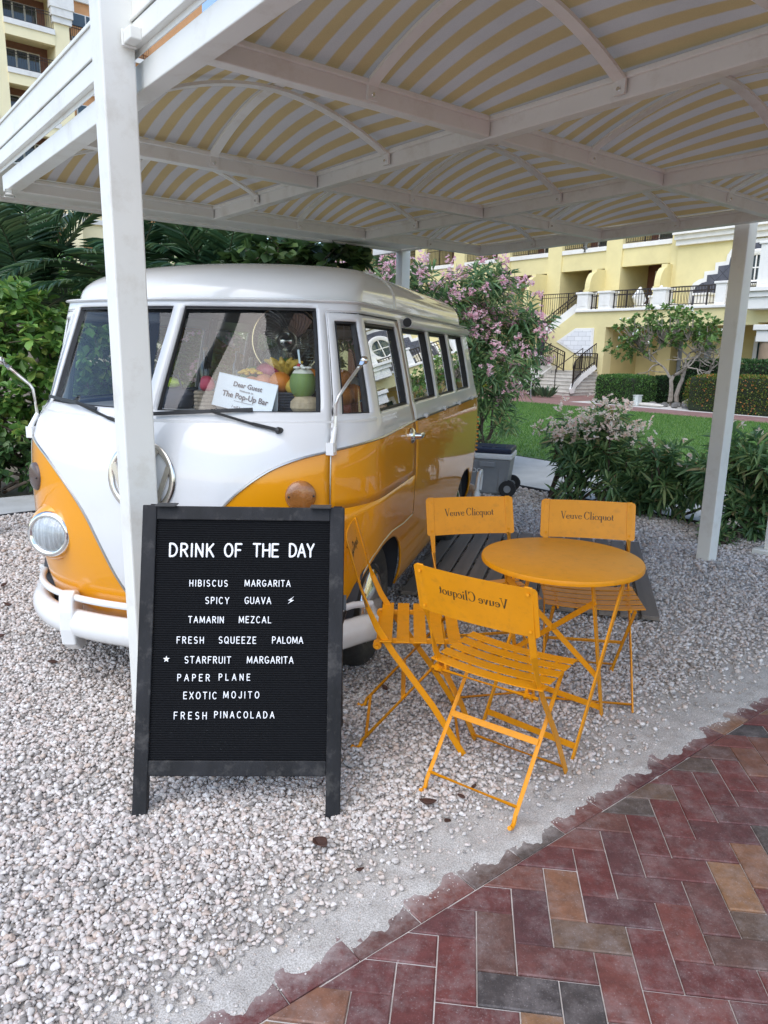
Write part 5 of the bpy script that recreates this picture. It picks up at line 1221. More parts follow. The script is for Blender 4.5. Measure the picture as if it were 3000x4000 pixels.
# tall pink oleander beyond the path, arching to the right
oleander('tall pink flowering oleander with an arching branch beyond the concrete path behind the van', [(1.25, 9.6, .02), (1.45, 9.9, .02), (1.0, 9.9, .02)],
         [((1.38, 9.9, 1.95), (.62, .60, .70)), ((.75, 9.7, 1.75), (.62, .60, .70)), ((1.85, 9.7, 1.75), (.33, .42, .48)), ((1.35, 9.3, 1.25), (.52, .5, .50)), ((1.50, 9.2, .95), (.24, .3, .22)), ((1.45, 8.9, .66), (.24, .28, .26)), ((1.28, 9.0, .36), (.18, .22, .22)), ((1.20, 9.8, 2.38), (.42, .42, .30))], 560, 150, M_PINK, (.16, .026), per=12, nmain=16, fper=11, frange=.75, sway=(.1, -.1))
oleander('pink flowering oleander farther left, showing over the van roof', [(-.1, 9.4, .02), (.2, 9.6, .02)],
         [((.05, 9.5, 2.15), (.75, .55, .55)), ((-.65, 9.8, 2.0), (.6, .5, .5)), ((.35, 9.4, 1.3), (.6, .5, .6))], 430, 140, M_PINK, (.16, .026), nmain=9, fper=10, frange=1.6)
oleander('pink oleander seen through the van windows, left of the others', [(-1.55, 8.9, .02), (-1.3, 9.1, .02)],
         [((-1.5, 8.9, 1.35), (.7, .55, .55)), ((-2.1, 8.6, 1.2), (.6, .5, .55))], 260, 60, M_PINK, (.16, .026), nmain=8, fper=8, frange=.9)
# oleander hedge along the gravel edge
oleander('bushy pale pink oleander at the gravel edge, left of the pergola post', [(1.95, 7.25, 0), (2.15, 6.95, 0), (1.75, 7.45, 0)],
         [((2.05, 7.15, .62), (.42, .38, .36)), ((2.30, 6.95, .42), (.42, .34, .36)), ((1.82, 7.35, .60), (.24, .28, .36)), ((2.02, 7.1, .22), (.36, .30, .20), .5), ((2.1, 7.1, .86), (.34, .26, .16))], 190, 56, M_PALEP, (.155, .026), 'oleanders along the gravel edge', 13, 18, 8, .66)
oleander('lower oleander with few flowers just left of the pergola post', [(2.45, 6.72, 0), (2.6, 6.62, 0)],
         [((2.60, 6.66, .42), (.34, .30, .36)), ((2.50, 6.75, .20), (.30, .26, .18)), ((2.82, 6.45, .36), (.20, .24, .26))], 120, 10, M_PALEP, (.155, .026), 'oleanders along the gravel edge', 17, 7, 3, .45)
oleander('dense dark oleander bush right of the pergola post', [(3.0, 6.0, 0), (3.25, 5.85, 0), (3.45, 5.7, 0), (2.85, 6.1, 0)],
         [((2.98, 6.15, .58), (.30, .30, .34)), ((3.25, 5.95, .52), (.34, .32, .42)), ((3.1, 6.0, .22), (.38, .30, .20)), ((3.55, 5.75, .55), (.34, .32, .40))], 230, 10, M_PALEP, (.155, .026), 'oleanders along the gravel edge', 17, 12, 2, .75)
oleander('small oleander shoots on the ground by the pergola post foot', [(2.72, 5.72, 0)], [((2.74, 5.72, .10), (.14, .14, .12))], 26, 2, M_PALEP, (.10, .016), 'oleanders along the gravel edge', 14, 4, 2, .1)

# broad-leaved shrub at the left, beyond the concrete path
M_LEAFL = leafmat('light_green_leaf', [(0, (.048, .112, .030)), (.45, (.10, .21, .050)), (.8, (.19, .32, .075)), (1, (.34, .40, .11))], .3, .32, .5)
def rosette_shrub(label, base, ells, n, per, leaf, m, name='leafy_shrub', stem_m=M_STEM, nmain=14, spread=.1, group=None, shape=(.35, .40, .68, .46), tw=220, cat='shrub', r0=.02):
    t = empty(name, base[0], 0, label, cat, group); off = np.array(base[0]); P, D = shoots_in(ells, n, .4); ok = P[:, 2] > .1; P, D = P[ok] - off, D[ok]
    lp, ld = whorl(P, D, per, leaf[0] * .5, spread); L = RNG.uniform(.65, 1.25, len(lp)) * leaf[0]
    leaves('foliage', lp, ld, L, L * leaf[1] / leaf[0], m, t, .22, .22, shape)
    stems('stems', [Vector(b_) - Vector(base[0]) for b_ in base], P, stem_m, t, r0=r0, nmain=nmain, twigs=tw, sag=.2); return t
rosette_shrub('tall leafy green shrub with bare twigs at the left of the van', [(-3.7, 7.7, 0), (-3.3, 7.9, 0), (-4.3, 7.6, 0), (-3.0, 8.1, 0)],
    [((-3.75, 7.75, 1.55), (.85, .55, .50)), ((-3.15, 7.9, 1.25), (.55, .5, .55)), ((-4.6, 7.6, 1.45), (.7, .5, .7)), ((-3.9, 7.6, .75), (.8, .5, .5)), ((-3.0, 8.0, .85), (.55, .45, .5)), ((-4.0, 7.7, 1.98), (.45, .35, .22))], 620, 11, (.125, .075), M_LEAFL, nmain=26, tw=320)
rosette_shrub('dark low shrub at the foot of the left leafy shrub', [(-4.0, 7.25, 0), (-3.4, 7.4, 0)], [((-3.9, 7.3, .32), (.7, .35, .32)), ((-3.2, 7.6, .3), (.5, .35, .3)), ((-4.7, 7.3, .35), (.5, .35, .35))], 260, 10, (.10, .055), leafmat('deep_green_leaf', [(0, (.020, .050, .018)), (.7, (.045, .095, .03)), (1, (.09, .14, .045))], .2, .4), nmain=8)
rosette_shrub('green shrub behind the van seen through its windscreen', [(-2.1, 9.4, 0), (-1.7, 9.6, 0)], [((-2.3, 9.4, 1.3), (.8, .5, .8)), ((-1.3, 10.3, 1.2), (.8, .5, .8)), ((-3.0, 9.6, 1.2), (.8, .6, .9))], 420, 10, (.13, .07), M_LEAFL, nmain=10)
# sea grape with big round dark leaves hanging over the van roof
M_SEAG = leafmat('round_dark_leaf', [(0, (.020, .042, .018)), (.6, (.045, .085, .028)), (1, (.10, .15, .045))], .3, .35)
rosette_shrub('sea grape with large round dark leaves over the van roof', [(-1.4, 8.0, 0), (-1.0, 8.2, 0)],
    [((-1.05, 7.9, 2.42), (.55, .35, .26)), ((-.50, 7.7, 2.40), (.30, .28, .20)), ((-1.6, 8.1, 2.2), (.4, .3, .3))], 120, 6, (.15, .14), M_SEAG, 'sea_grape', M_STEM, 8, .2, None, (.28, .46, .72, .44), 70)
# palms
M_PALM = leafmat('palm_leaflet', [(0, (.022, .055, .030)), (.6, (.050, .105, .046)), (1, (.11, .165, .07))], .22, .35)
def palm(label, base, h, nf, L, seed, trunk=.09, wide=1.0):
    t = empty('palm', base, 0, label, 'palm', 'palms behind the left shrub'); rng = np.random.default_rng(seed)
    tr = [V(.03 * sin(k * .9), .02 * cos(k), h * k / 7) for k in range(8)]; MB().tube(tr, [lerp(trunk * 1.2, trunk * .8, k / 7) for k in range(8)], 10).build('trunk', M_STEMG, t, smooth=True)
    top = tr[-1]
    for q in range(nf):
        a = q * 2.399 + rng.uniform(-.2, .2); el = radians(rng.uniform(25, 82)); LL = L * rng.uniform(.8, 1.1); p = top.copy(); pts = []; d = V(cos(a) * cos(el), sin(a) * cos(el), sin(el)); n = 22
        for k in range(n):
            pts.append(p.copy()); p = p + d * (LL / n); d = (d + V(0, 0, -.052 - .018 * k / n)).normalized()
        P = []; D = []; Ln = []
        for k in range(3, n):
            tg = (pts[k] - pts[k - 1]).normalized(); sd = tg.cross(V(0, 0, 1))
            if sd.length < .05: sd = V(1, 0, 0)
            sd.normalize(); up = sd.cross(tg); f = k / n; ln = .50 * wide * sin(pi * (.14 + .80 * f)) ** .7
            for s in (-1, 1):
                for h_ in (0, .5):
                    c = pts[k].lerp(pts[k - 1], h_); dd = (sd * s * 1.0 + tg * (.45 + .7 * f) + up * .25 + Vector(rng.normal(size=3)) * .06).normalized(); P.append(c[:]); D.append(dd[:]); Ln.append(ln * rng.uniform(.85, 1.1))
        fr = MB().tube(pts, [lerp(.014, .003, k / n) for k in range(n)], 5).build('frond', mat('palm_rachis', (.06, .07, .03), .6) if q == 0 else bpy.data.materials['palm_rachis'], t, smooth=True)
        Ln = np.array(Ln); leaves('leaflets', np.array(P), np.array(D), Ln, np.full(len(Ln), .030), M_PALM, fr, .5, .30, (.25, .5, .6, .42), rng)
palm('dark palm with broad arching fronds behind the left shrub', (-2.5, 8.9, 0), 1.55, 16, 2.0, 3)
palm('second dark palm farther left, fronds reaching the pergola beam', (-4.5, 9.4, 0), 1.75, 13, 2.1, 5)
palm('third dark palm right behind the van roof front', (-1.95, 8.7, 0), 1.75, 15, 1.7, 21)
palm('fourth dark palm close behind the pergola post', (-3.3, 9.6, 0), 2.1, 14, 1.9, 33)
palm('paler palm behind the middle of the van roof', (-1.5, 10.6, 0), 1.5, 13, 1.7, 9)
palm('tall palm between the left shrub and the tower', (-6.2, 12.5, 0), 2.6, 14, 2.3, 12)
# hedges and shrubs beyond the lawn
M_HEDGE = leafmat('hedge_leaf', [(0, (.030, .080, .022)), (.6, (.060, .14, .032)), (1, (.12, .21, .05))], .25, .45)
M_HEDGE2 = leafmat('red_tipped_hedge_leaf', [(0, (.040, .075, .014)), (.5, (.085, .125, .020)), (.84, (.14, .165, .030)), (.90, (.36, .13, .04)), (1, (.52, .17, .06))], .25, .45)
def hedge(label, i0, i1, j0, j1, h, n, m, leaf=.05, rnd=.12, cat='hedge', name='clipped_hedge'):
    c = gw((i0 + i1) / 2, (j0 + j1) / 2, 0); t = empty(name, c, GA, label, cat); a, b_ = (i1 - i0) / 2, (j1 - j0) / 2
    q = RNG.uniform(-1, 1, (n, 3)); f = RNG.integers(0, 5, n)
    q[f == 0, 0] = -1; q[f == 1, 1] = -1; q[f == 2, 1] = 1; q[f == 3, 2] = 1; q[f == 4, 2] = 1
    e = np.abs(q); k = np.maximum(1, (e ** 6).sum(1) ** (1 / 6)); q = q / k[:, None]
    q *= RNG.uniform(.93, 1.02, n)[:, None]
    q[:, 2] += .02 * np.sin(q[:, 1] * 9) 
    P = np.stack([q[:, 0] * a, q[:, 1] * b_, (q[:, 2] + 1) / 2 * h], 1); D = nrm(q * np.array([1 / a, 1 / b_, 2 / h]) * .4 + RNG.normal(size=(n, 3)) * .6 + np.array([0, 0, .5]))
    L = RNG.uniform(.6, 1.3, n) * leaf; leaves('foliage', P, D, L, L * .6, m, t, .2, .1)
    MB().span((-a * .9, -b_ * .93, .02), (a * .9, b_ * .93, h * .93)).build('dark_core', mat('hedge_core', (.018, .026, .012), 1), t, bevel=.06)  # plain dark box added inside the leaves, so gaps between them read as shade
    return t
hedge('rounded clipped green hedge beside the stone stairs', 18.45, 19.9, 10.3, 11.75, .90, 8000, M_HEDGE)
hedge('long clipped hedge with orange-red tips right of the flowering tree', 18.4, 20.0, 2.5, 8.75, 1.03, 22000, M_HEDGE2)
M_DKSH = leafmat('dark_shrub_leaf', [(0, (.022, .055, .022)), (.7, (.045, .10, .035)), (1, (.09, .15, .05))], .2, .4)
hedge('dark shrub behind the flowering tree, under the terrace', 20.6, 21.9, 6.2, 10.2, 1.42, 11000, M_DKSH, .08, name='shrub', cat='shrub')
hedge('low dark shrub between the green hedge and the flowering tree', 20.55, 21.5, 9.3, 11.2, .85, 6000, M_DKSH, .07, name='shrub', cat='shrub')
# white-flowering tree with crooked grey limbs
def small_tree():
    b0 = gw(19.75, 9.75, 0); t = empty('flowering_tree', b0, GA, 'small spreading tree with crooked grey trunks and white flowers', 'tree'); rng = np.random.default_rng(4)
    mb = MB(); ends = []
    def limb(p, d, L, r, depth):
        pts = [p]; n = 6; q = p
        for k in range(n):
            d = (d + V(*(rng.normal(size=3) * .22)) + V(0, 0, .05 if depth < 2 else -.02)).normalized(); q = q + d * (L / n); pts.append(q)
        mb.tube(pts, [lerp(r, r * .62, k / n) for k in range(n + 1)], 6)
        if depth >= 4: ends.append((q, d)); return
        for k in range(2 if depth < 1 else 3 if depth < 3 else 2):
            a = rng.uniform(0, 6.28); dd = (d * .75 + V(cos(a), sin(a) * 1.25, .12) * .75).normalized(); limb(q if k else pts[-2], dd, L * rng.uniform(.6, .8), r * .58, depth + 1)
    for p, d, L, r in ((V(0, 0, 0), V(-.05, .42, .85), .95, .085), (V(.1, -.08, 0), V(.05, .02, 1), 1.05, .08), (V(.15, -.25, 0), V(.0, -.28, .95), 1.0, .07), (V(.2, -.4, 0), V(.1, -.45, .9), .95, .06)): limb(p, d.normalized(), L, r, 0)
    P, D = shoots_in([((0, .55, 2.35), (1.1, 1.75, .55)), ((0, 1.6, 1.75), (.8, .95, .40)), ((.1, -.6, 2.2), (.9, .9, .55)), ((0, .3, 2.9), (.7, 1.0, .22))], 330, .5, rng)
    for k in range(120):
        e = Vector(P[k]); best = min((q for q, d in ends), key=lambda q: (q - e).length); mb.tube([best, best.lerp(e, .5) + V(*(rng.normal(size=3) * .08)), e], [.020, .015, .008], 5)
    mb.build('trunk', M_STEMG, t, smooth=True)
    lp, ld = whorl(P, nrm(D + np.array([0, 0, .4])), 9, .07, .2, rng); L = rng.uniform(.6, 1.2, len(lp)) * .15
    leaves('crown', lp, ld, L, L * .5, leafmat('tree_leaf', [(0, (.045, .095, .028)), (.6, (.095, .175, .045)), (1, (.18, .26, .08))], .3, .4), t, .2, .2)
    f = rng.permutation(len(P))[:26]; flowers('blossoms', P[f] + D[f] * .06, nrm(D[f] + np.array([-.5, 0, .3])), mat('white_blossom', (.88, .88, .84), .6), t, 1, .03, .05)
small_tree()
# yellow-flowering bush and pale trunks behind the tall oleander, agaves, bougainvillea
rosette_shrub('bright green bush with yellow flowers beyond the lawn', [gw(19.5, 19.0), gw(19.8, 17.8)], [(gw(19.6, 19.2, .75), (1.3, 1.0, .75)), (gw(19.6, 17.6, .6), (1.0, .8, .6))], 420, 9, (.16, .09), leafmat('yellow_green_leaf', [(0, (.05, .11, .02)), (.7, (.12, .22, .03)), (.86, (.2, .3, .04)), (.9, (.75, .62, .05)), (1, (.85, .75, .08))], .3, .45), nmain=10)
for k, (j, lab) in enumerate(((18.1, 'left pale bare trunk in front of the yellow-flowering bush'), (17.75, 'right pale bare trunk in front of the yellow-flowering bush'))):
    t = empty('slender_tree', gw(18.9, j, 0), 0, lab, 'tree', 'pale slender trees beyond the lawn')
    MB().tube([V(.02 * sin(q), .0, q * .36) + V((.15 if k else -.12) * (q / 6) ** 1.3, 0, 0) for q in range(8)], [lerp(.10, .05, q / 7) for q in range(8)], 8).build('trunk', M_STEMG, t, smooth=True)
    P, D = shoots_in([((.1 if k else -.15, 0, 2.9), (.9, .8, .6))], 130); lp, ld = whorl(P, D, 8, .08, .2); L = RNG.uniform(.7, 1.2, len(lp)) * .2
    leaves('crown', lp, ld, L, L * .35, M_LEAFL, t)
for k, (i, j, s, lab) in enumerate(((19.3, 14.75, .8, 'small upright agave left of the stairs, nearest the sign post'), (19.2, 14.2, 1.0, 'larger upright agave at the left foot of the stairs'))):
    t = empty('agave', gw(i, j, 0), 0, lab, 'plant', 'agaves at the foot of the stairs'); n = 34; a = RNG.uniform(0, 6.28, n); e = RNG.uniform(.7, 1.35, n)
    D = np.stack([np.cos(a) * np.cos(e), np.sin(a) * np.cos(e), np.sin(e)], 1); P = np.stack([np.cos(a) * .12 * s, np.sin(a) * .12 * s, a * 0 + .02], 1)
    leaves('blades', P, D, RNG.uniform(.35, .62, n) * s, np.full(n, .10 * s), leafmat('agave_leaf', [(0, (.03, .06, .035)), (1, (.08, .13, .06))], .1, .4), t, .35, .05)
rosette_shrub('crimson bougainvillea by the lower stair railing', [gw(21.6, 17.4)], [(gw(21.6, 17.3, .95), (.5, .5, .5))], 90, 8, (.13, .09), leafmat('crimson_bract', [(0, (.04, .07, .02)), (.45, (.08, .10, .03)), (.5, (.40, .03, .06)), (1, (.60, .07, .11))], .3, .6), nmain=5)
rosette_shrub('grey twiggy plant between the sign post and the stairs', [gw(19.9, 15.5)], [(gw(19.9, 15.5, .55), (.45, .4, .45))], 60, 7, (.12, .06), M_DKSH, nmain=8)
# far tree masses that close the view at the left behind the van
for x, y, s, lab in ((-9.5, 20, 1.0, 'distant leafy tree low at the left, before the tower'), (-5.5, 24, 1.1, 'distant leafy tree behind the van, before the tower'), (-1.0, 27, .9, 'distant leafy tree behind the oleanders')):
    t = empty('leafy_tree', (x, y, 0), 0, lab, 'tree', 'distant trees before the tower')
    MB().tube([V(0, 0, 0), V(.1, 0, 1.2 * s), V(0, .1, 2.6 * s)], [.2, .16, .1], 8).build('trunk', M_STEMG, t, smooth=True)
    P, D = shoots_in([((0, 0, 3.0 * s), (2.0 * s, 1.6 * s, 1.3 * s)), ((1.3, .3, 2.2 * s), (1.4 * s, 1.2, 1.0 * s)), ((-1.4, 0, 2.2 * s), (1.4 * s, 1.2, 1.0 * s))], 600); lp, ld = whorl(P, D, 9, .15, .2); L = RNG.uniform(.7, 1.2, len(lp)) * .26
    leaves('crown', lp, ld, L, L * .55, M_LEAFL, t)
# dead leaves on the gravel
M_DEAD = mat('dead_leaf', (.085, .040, .028), .7, var=.5, vscale=20)
dl = [((-.17, 1.905), .075, 'curled brown dead leaf lying on the gravel before the menu board'), ((.163, 2.12), .060, 'upright curled dead leaf left of the near chair foot'), ((.22, 2.03), .035, 'small dead leaf on the gravel by the near chair foot'), ((.33, 2.22), .03, 'brown leaf scrap under the near chair'), ((-.05, 1.80), .03, 'tiny dead leaf on the gravel right of the board'), ((-1.55, 3.15), .05, 'dead leaf on the gravel left of the van bumper'), ((-2.15, 3.9), .055, 'brown dead leaf on the shaded gravel left of the headlight'), ((-2.35, 4.25), .05, 'dead leaf on the gravel farther left of the van'), ((-1.95, 3.45), .05, 'dead leaf beside the left bumper end'), ((.02, 2.95), .045, 'brown leaf on the gravel by the front wheel'), ((.28, 2.16), .035, 'dark leaf fragment between the near chair legs')]
for (x, y), s, lab in dl:
    mb = MB(); n = 7; P = []; a = random.uniform(0, 6.28); cr = random.uniform(.4, .9)
    for k in range(n):
        tt = k / (n - 1); w = s * .28 * sin(pi * (.06 + .9 * tt)); z = s * cr * .35 * (2 * tt - 1) ** 2
        for q in (-1, 0, 1): P.append((s * (tt - .5), q * w, z + abs(q) * w * .9 + .0))
    F = [(k * 3 + q, k * 3 + 3 + q, k * 3 + 4 + q, k * 3 + 1 + q) for k in range(n - 1) for q in range(2)]
    o = mb.add(P, F).build('dead_leaf', M_DEAD, None, smooth=True); so = o.modifiers.new('t', 'SOLIDIFY'); so.thickness = .0012
    o.location = (x, y, .032); o.rotation_euler = (random.uniform(-.3, .3), random.uniform(-.4, .2), a); tag(o, lab, 'dead leaf', 'dead leaves on the gravel')

# ------------------------------------------------------------------ hotel, terrace, stairs, tower (built in site coordinates i, j, z)
M_STUC = mat('yellow_stucco', (.735, .64, .335), .9, var=.06, vscale=1.2, bump=.12, bscale=30, dirt=(.55, .46, .24, .25), dscale=.8)
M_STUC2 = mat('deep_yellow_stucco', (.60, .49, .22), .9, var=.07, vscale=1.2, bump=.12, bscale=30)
M_TRIM = mat('white_stone_trim', (.78, .76, .72), .7, var=.05, vscale=3, dirt=(.5, .46, .4, .3), dscale=2)
M_BASE = mat('brown_base_course', (.27, .19, .10), .9, var=.15)
M_TERRA = mat('terracotta_wall', (.17, .075, .05), .9, var=.1)
M_RAIL = mat('dark_bronze_rail', (.035, .026, .024), .5, .3, var=.2)
M_STEP = mat('stone_step', (.56, .53, .48), .8, var=.15, vscale=4, dirt=(.3, .28, .25, .5), dscale=3)
M_DGLASS = mat('dark_window_glass', (.03, .045, .05), .05, var=.3, vscale=1, coat=1)
m, nt, b = newmat('slate_tile'); M_SLATE = m
tc = nt.nodes.new('ShaderNodeTexCoord'); mp = nt.nodes.new('ShaderNodeMapping'); mp.inputs['Rotation'].default_value = (radians(45), 0, 0); nt.links.new(tc.outputs['Object'], mp.inputs['Vector'])
sp = nt.nodes.new('ShaderNodeSeparateXYZ'); nt.links.new(mp.outputs['Vector'], sp.inputs[0])
e = None
for ax in ('Y', 'Z'):
    f = mathn(nt, 'FRACT', mathn(nt, 'MULTIPLY', sp.outputs[ax], 2.6)); g = mathn(nt, 'LESS_THAN', f, .05); e = g if e is None else mathn(nt, 'MAXIMUM', e, g)
c = ramp(nt, noise(nt, 3, 5, .6), [(.3, (.055, .058, .075)), (.7, (.115, .115, .14))]); c = mixc(nt, c, (.03, .03, .04), e); nt.links.new(c, b.inputs['Base Color']); b.inputs['Roughness'].default_value = .6
def railing(par, a, b_, h=.92, gap=.115, curve=None, posts=True, name='railing'):
    mb = MB(); a, b_ = Vector(a), Vector(b_); L = (b_ - a).length; n = max(2, int(L / gap)); up = V(0, 0, 1)
    d = (b_ - a).normalized(); rad = .009
    for z in (.08, h - .16, h): mb.bar(a + up * z, b_ + up * z, .03, .035 if z == h else .025)
    for k in range(n + 1):
        p = a.lerp(b_, k / n); mb.bar(p + up * (.02 if k % 12 == 0 else .08), p + up * h, .045 if k % 12 == 0 else .015, .045 if k % 12 == 0 else .015, (1, 0, 0))
    return mb.build(name, M_RAIL, par)
def pedestal(par, i, j, z0, z1, w=.5):
    p = MB().span((i - w / 2, j - w / 2, z0), (i + w / 2, j + w / 2, z1 - .08)).build('pedestal', M_TRIM, par, bevel=.01)
    MB().span((i - w / 2 - .05, j - w / 2 - .05, z1 - .08), (i + w / 2 + .05, j + w / 2 + .05, z1)).build('cap', M_TRIM, p, bevel=.015)
    for s, dx, dy in ((-1, 1, 0), (-1, 0, 1)):
        if dx: MB().span((i - w / 2 - .012, j - w * .33, z0 + .12), (i - w / 2 + .004, j + w * .33, z1 - .17)).build('panel', M_TRIM, p, bevel=.006)
        else: MB().span((i - w * .33, j - w / 2 - .012, z0 + .12), (i + w * .33, j - w / 2 + .004, z1 - .17)).build('panel', M_TRIM, p, bevel=.006)
def build_terrace():
    t = gempty('terrace', label='yellow stucco terrace with white coping, black railings and arcade below', cat='terrace')
    T = 3.12
    w = MB(); w.span((23, 14.65, 0), (23.5, 16.1, T)); w.span((23, 8.95, 2.55), (23.5, 14.65, T)); w.span((23, -24, 2.62), (23.5, 8.95, T)); w.span((23.5, -24, T - .25), (26.95, 19.6, T - .004))
    # sloping parapet beside the upper flight
    w.prism([(16.1, 0), (19.6, 0), (19.6, .9), (17.9, 2.0), (16.1, T)], Matrix(((0, 0, 1, 23), (1, 0, 0, 0), (0, 1, 0, 0), (0, 0, 0, 1))), .5)
    w.build('wall', M_STUC, t)
    MB().span((22.985, 14.66, 0), (22.998, 16.09, .62)).build('base_course', M_BASE, t)
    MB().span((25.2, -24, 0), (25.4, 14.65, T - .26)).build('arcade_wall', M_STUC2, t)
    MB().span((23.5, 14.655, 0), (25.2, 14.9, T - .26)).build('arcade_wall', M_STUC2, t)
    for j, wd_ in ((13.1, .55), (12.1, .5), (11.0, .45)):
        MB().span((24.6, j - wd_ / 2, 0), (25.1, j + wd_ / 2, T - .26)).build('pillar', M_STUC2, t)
        MB().span((24.57, j - wd_ / 2 - .02, 0), (25.11, j + wd_ / 2 + .02, .6)).build('plinth', M_BASE, t)
    for j in (12.6, 11.55): MB().span((25.16, j - .25, .75), (25.19, j + .25, 2.3)).build('shutter', mat('grey_shutter', (.35, .37, .40), .6), t)
    c = MB(); c.span((22.90, -24, T), (23.6, 16.1, T + .10)); c.build('coping', M_TRIM, t, bevel=.02)
    MB().bar((23.25, 16.1, T + .05), (23.25, 17.9, 2.05), .70, .10, (1, 0, 0)).build('coping', M_TRIM, t)
    # stone panel let into the wall
    P = [(16.93, 2.0), (15.8, 1.46), (15.13, 1.46), (15.15, 2.52), (16.02, 2.52)]
    MM = Matrix(((0, 0, 1, 22.955), (1, 0, 0, 0), (0, 1, 0, 0), (0, 0, 0, 1)))
    MB().prism(P, MM, .04).build('stone_panel', M_TRIM, t, bevel=.01)
    cx = sum(p[0] for p in P) / 5; cz = sum(p[1] for p in P) / 5; Q = [(cx + (x - cx) * .84, cz + (z - cz) * .84) for x, z in P]
    mm, n2, b2 = newmat('ashlar_block'); br = n2.nodes.new('ShaderNodeTexBrick'); tcc = n2.nodes.new('ShaderNodeTexCoord'); mpp = n2.nodes.new('ShaderNodeMapping'); mpp.inputs['Rotation'].default_value = (radians(0), radians(0), 0)
    cmb = n2.nodes.new('ShaderNodeCombineXYZ'); spp = n2.nodes.new('ShaderNodeSeparateXYZ'); n2.links.new(tcc.outputs['Object'], spp.inputs[0]); n2.links.new(spp.outputs['Y'], cmb.inputs['X']); n2.links.new(spp.outputs['Z'], cmb.inputs['Y']); n2.links.new(cmb.outputs[0], br.inputs['Vector'])
    br.inputs['Scale'].default_value = 1; br.inputs['Brick Width'].default_value = .36; br.inputs['Row Height'].default_value = .17; br.inputs['Mortar Size'].default_value = .007
    br.inputs['Color1'].default_value = (.80, .80, .80, 1); br.inputs['Color2'].default_value = (.72, .72, .73, 1); br.inputs['Mortar'].default_value = (.45, .45, .45, 1); n2.links.new(br.outputs['Color'], b2.inputs['Base Color'])
    MB().prism(Q, Matrix.Translation((-.012, 0, 0)) @ MM, .02).build('ashlar', mm, t)
    # arcade door at the right, column with its capital
    d = MB().span((25.10, 8.45, 0), (25.19, 10.0, 2.25)).build('door', M_TRIM, t); 
    for j0, j1 in ((8.60, 9.15), (9.28, 9.85)):
        for z0, z1 in ((.15, 1.30), (1.38, 2.10)): MB().span((25.08, j0, z0), (25.098, j1, z1)).build('pane', M_DGLASS, d)
    k = MB().tube([(22.6, 8.35, 0), (22.6, 8.35, 2.0)], .26, 24, up=(1, 0, 0)).build('column', mat('brown_column', (.30, .22, .15), .85, var=.1), t, smooth=True)
    MB().span((22.3, 8.05, 2.0), (22.9, 8.65, 2.35)).span((22.22, 7.97, 2.35), (22.98, 8.73, 2.52)).build('capital', M_TRIM, k, bevel=.02)
    cb = MB(); cb.span((22.3, 7.2, 3.0), (23.2, 9.15, 3.35)); cb.span((22.22, 7.12, 3.35), (23.28, 9.25, 3.52)); cb.span((22.12, 7.02, 3.52), (23.38, 9.35, 3.64)); cb.build('cornice', M_TRIM, t, bevel=.01)
    pedestal(t, 22.75, 8.45, 3.64, 5.0, .8)
    for j in (15.83, 14.83, 12.55): pedestal(t, 23.25, j, T + .10, T + .76, .50)
    pedestal(t, 23.25, 10.35, T + .10, T + .86, .36)
    for a, b_ in ((15.56, 15.10), (14.56, 12.82), (12.28, 10.55), (10.15, 8.9)): railing(t, (23.25, a, T + .10), (23.25, b_, T + .10), .66, .11)
    railing(t, (23.25, 16.1, T + .10), (23.25, 17.9, 2.1), .75, .12)
    railing(t, (25.6, 20, T), (25.6, 13.9, T), 1.0, .12); railing(t, (25.6, 13.6, T), (25.6, 9.2, T), 1.0, .12)
    for j in (13.5, 11.7): pedestal(t, 24.6, j, T, T + .62, .55)
build_terrace()
def build_stairs():
    t = gempty('stone_stairs', label='pale stone stairs with curved black handrails in front of the terrace wall', cat='stairs')
    n = 7; sm = MB()
    for k in range(n):
        z0, z1 = .014 + k * .125, .014 + (k + 1) * .125; i0 = 20.9 + k * .29; e = .35 * (1 - k / n) ** 1.5
        sm.span((i0, 14.85 - e, z0), (22.96, 16.75 + e, z1 - .022)); sm.span((i0 - .03, 14.83 - e, z1 - .022), (22.96, 16.77 + e, z1))
    sm.build('lower_flight', M_STEP, t)
    up = MB()
    for k in range(7): up.span((21.9, 16.80 + k * .28, .014), (22.95, 17.10 + k * .28, .90 + (k + 1) * .155))
    up.build('upper_flight', M_STEP, t)
    Z = .895
    for j, jj in ((14.72, 14.3), (16.88, 17.3)):
        c = [V(20.75, jj, .10), V(21.2, (j * 2 + jj) / 3, .28), V(21.8, j, .56), V(22.6, j, .95)]
        MB().strip([p + V(0, 0, .10) for p in c], .18, .14, [(0, .3, 1)] * 4).build('stringer', M_TRIM, t, smooth=True)
        mb = MB(); pts = []
        for k in range(3):
            for q in range(8): pts.append(c[k].lerp(c[k + 1], q / 8))
        pts.append(c[-1])
        for z in (.30, .98): mb.tube([p + V(0, 0, z) for p in pts], .022, 6)
        for p in pts: mb.bar(p + V(0, 0, .15), p + V(0, 0, .98), .018, .018, (1, 0, 0))
        mb.build('handrail', M_RAIL, t)
    railing(t, (22.75, 14.75, Z), (22.75, 15.85, Z), .66, .11, name='handrail'); railing(t, (22.3, 15.95, Z - .05), (22.3, 17.2, Z + .42), .75, .11, name='handrail')
    pedestal(t, 21.9, 17.15, .0, 1.45, .42)
    for j in (15.25, 16.45): 
        h = MB(); h.tube([V(20.95, j, .15), V(20.95, j, .95), V(21.2, j, 1.12), V(22.5, j, 1.75), V(22.5, j, .8)], .02, 6); h.build('handrail', M_RAIL, t)
build_stairs()
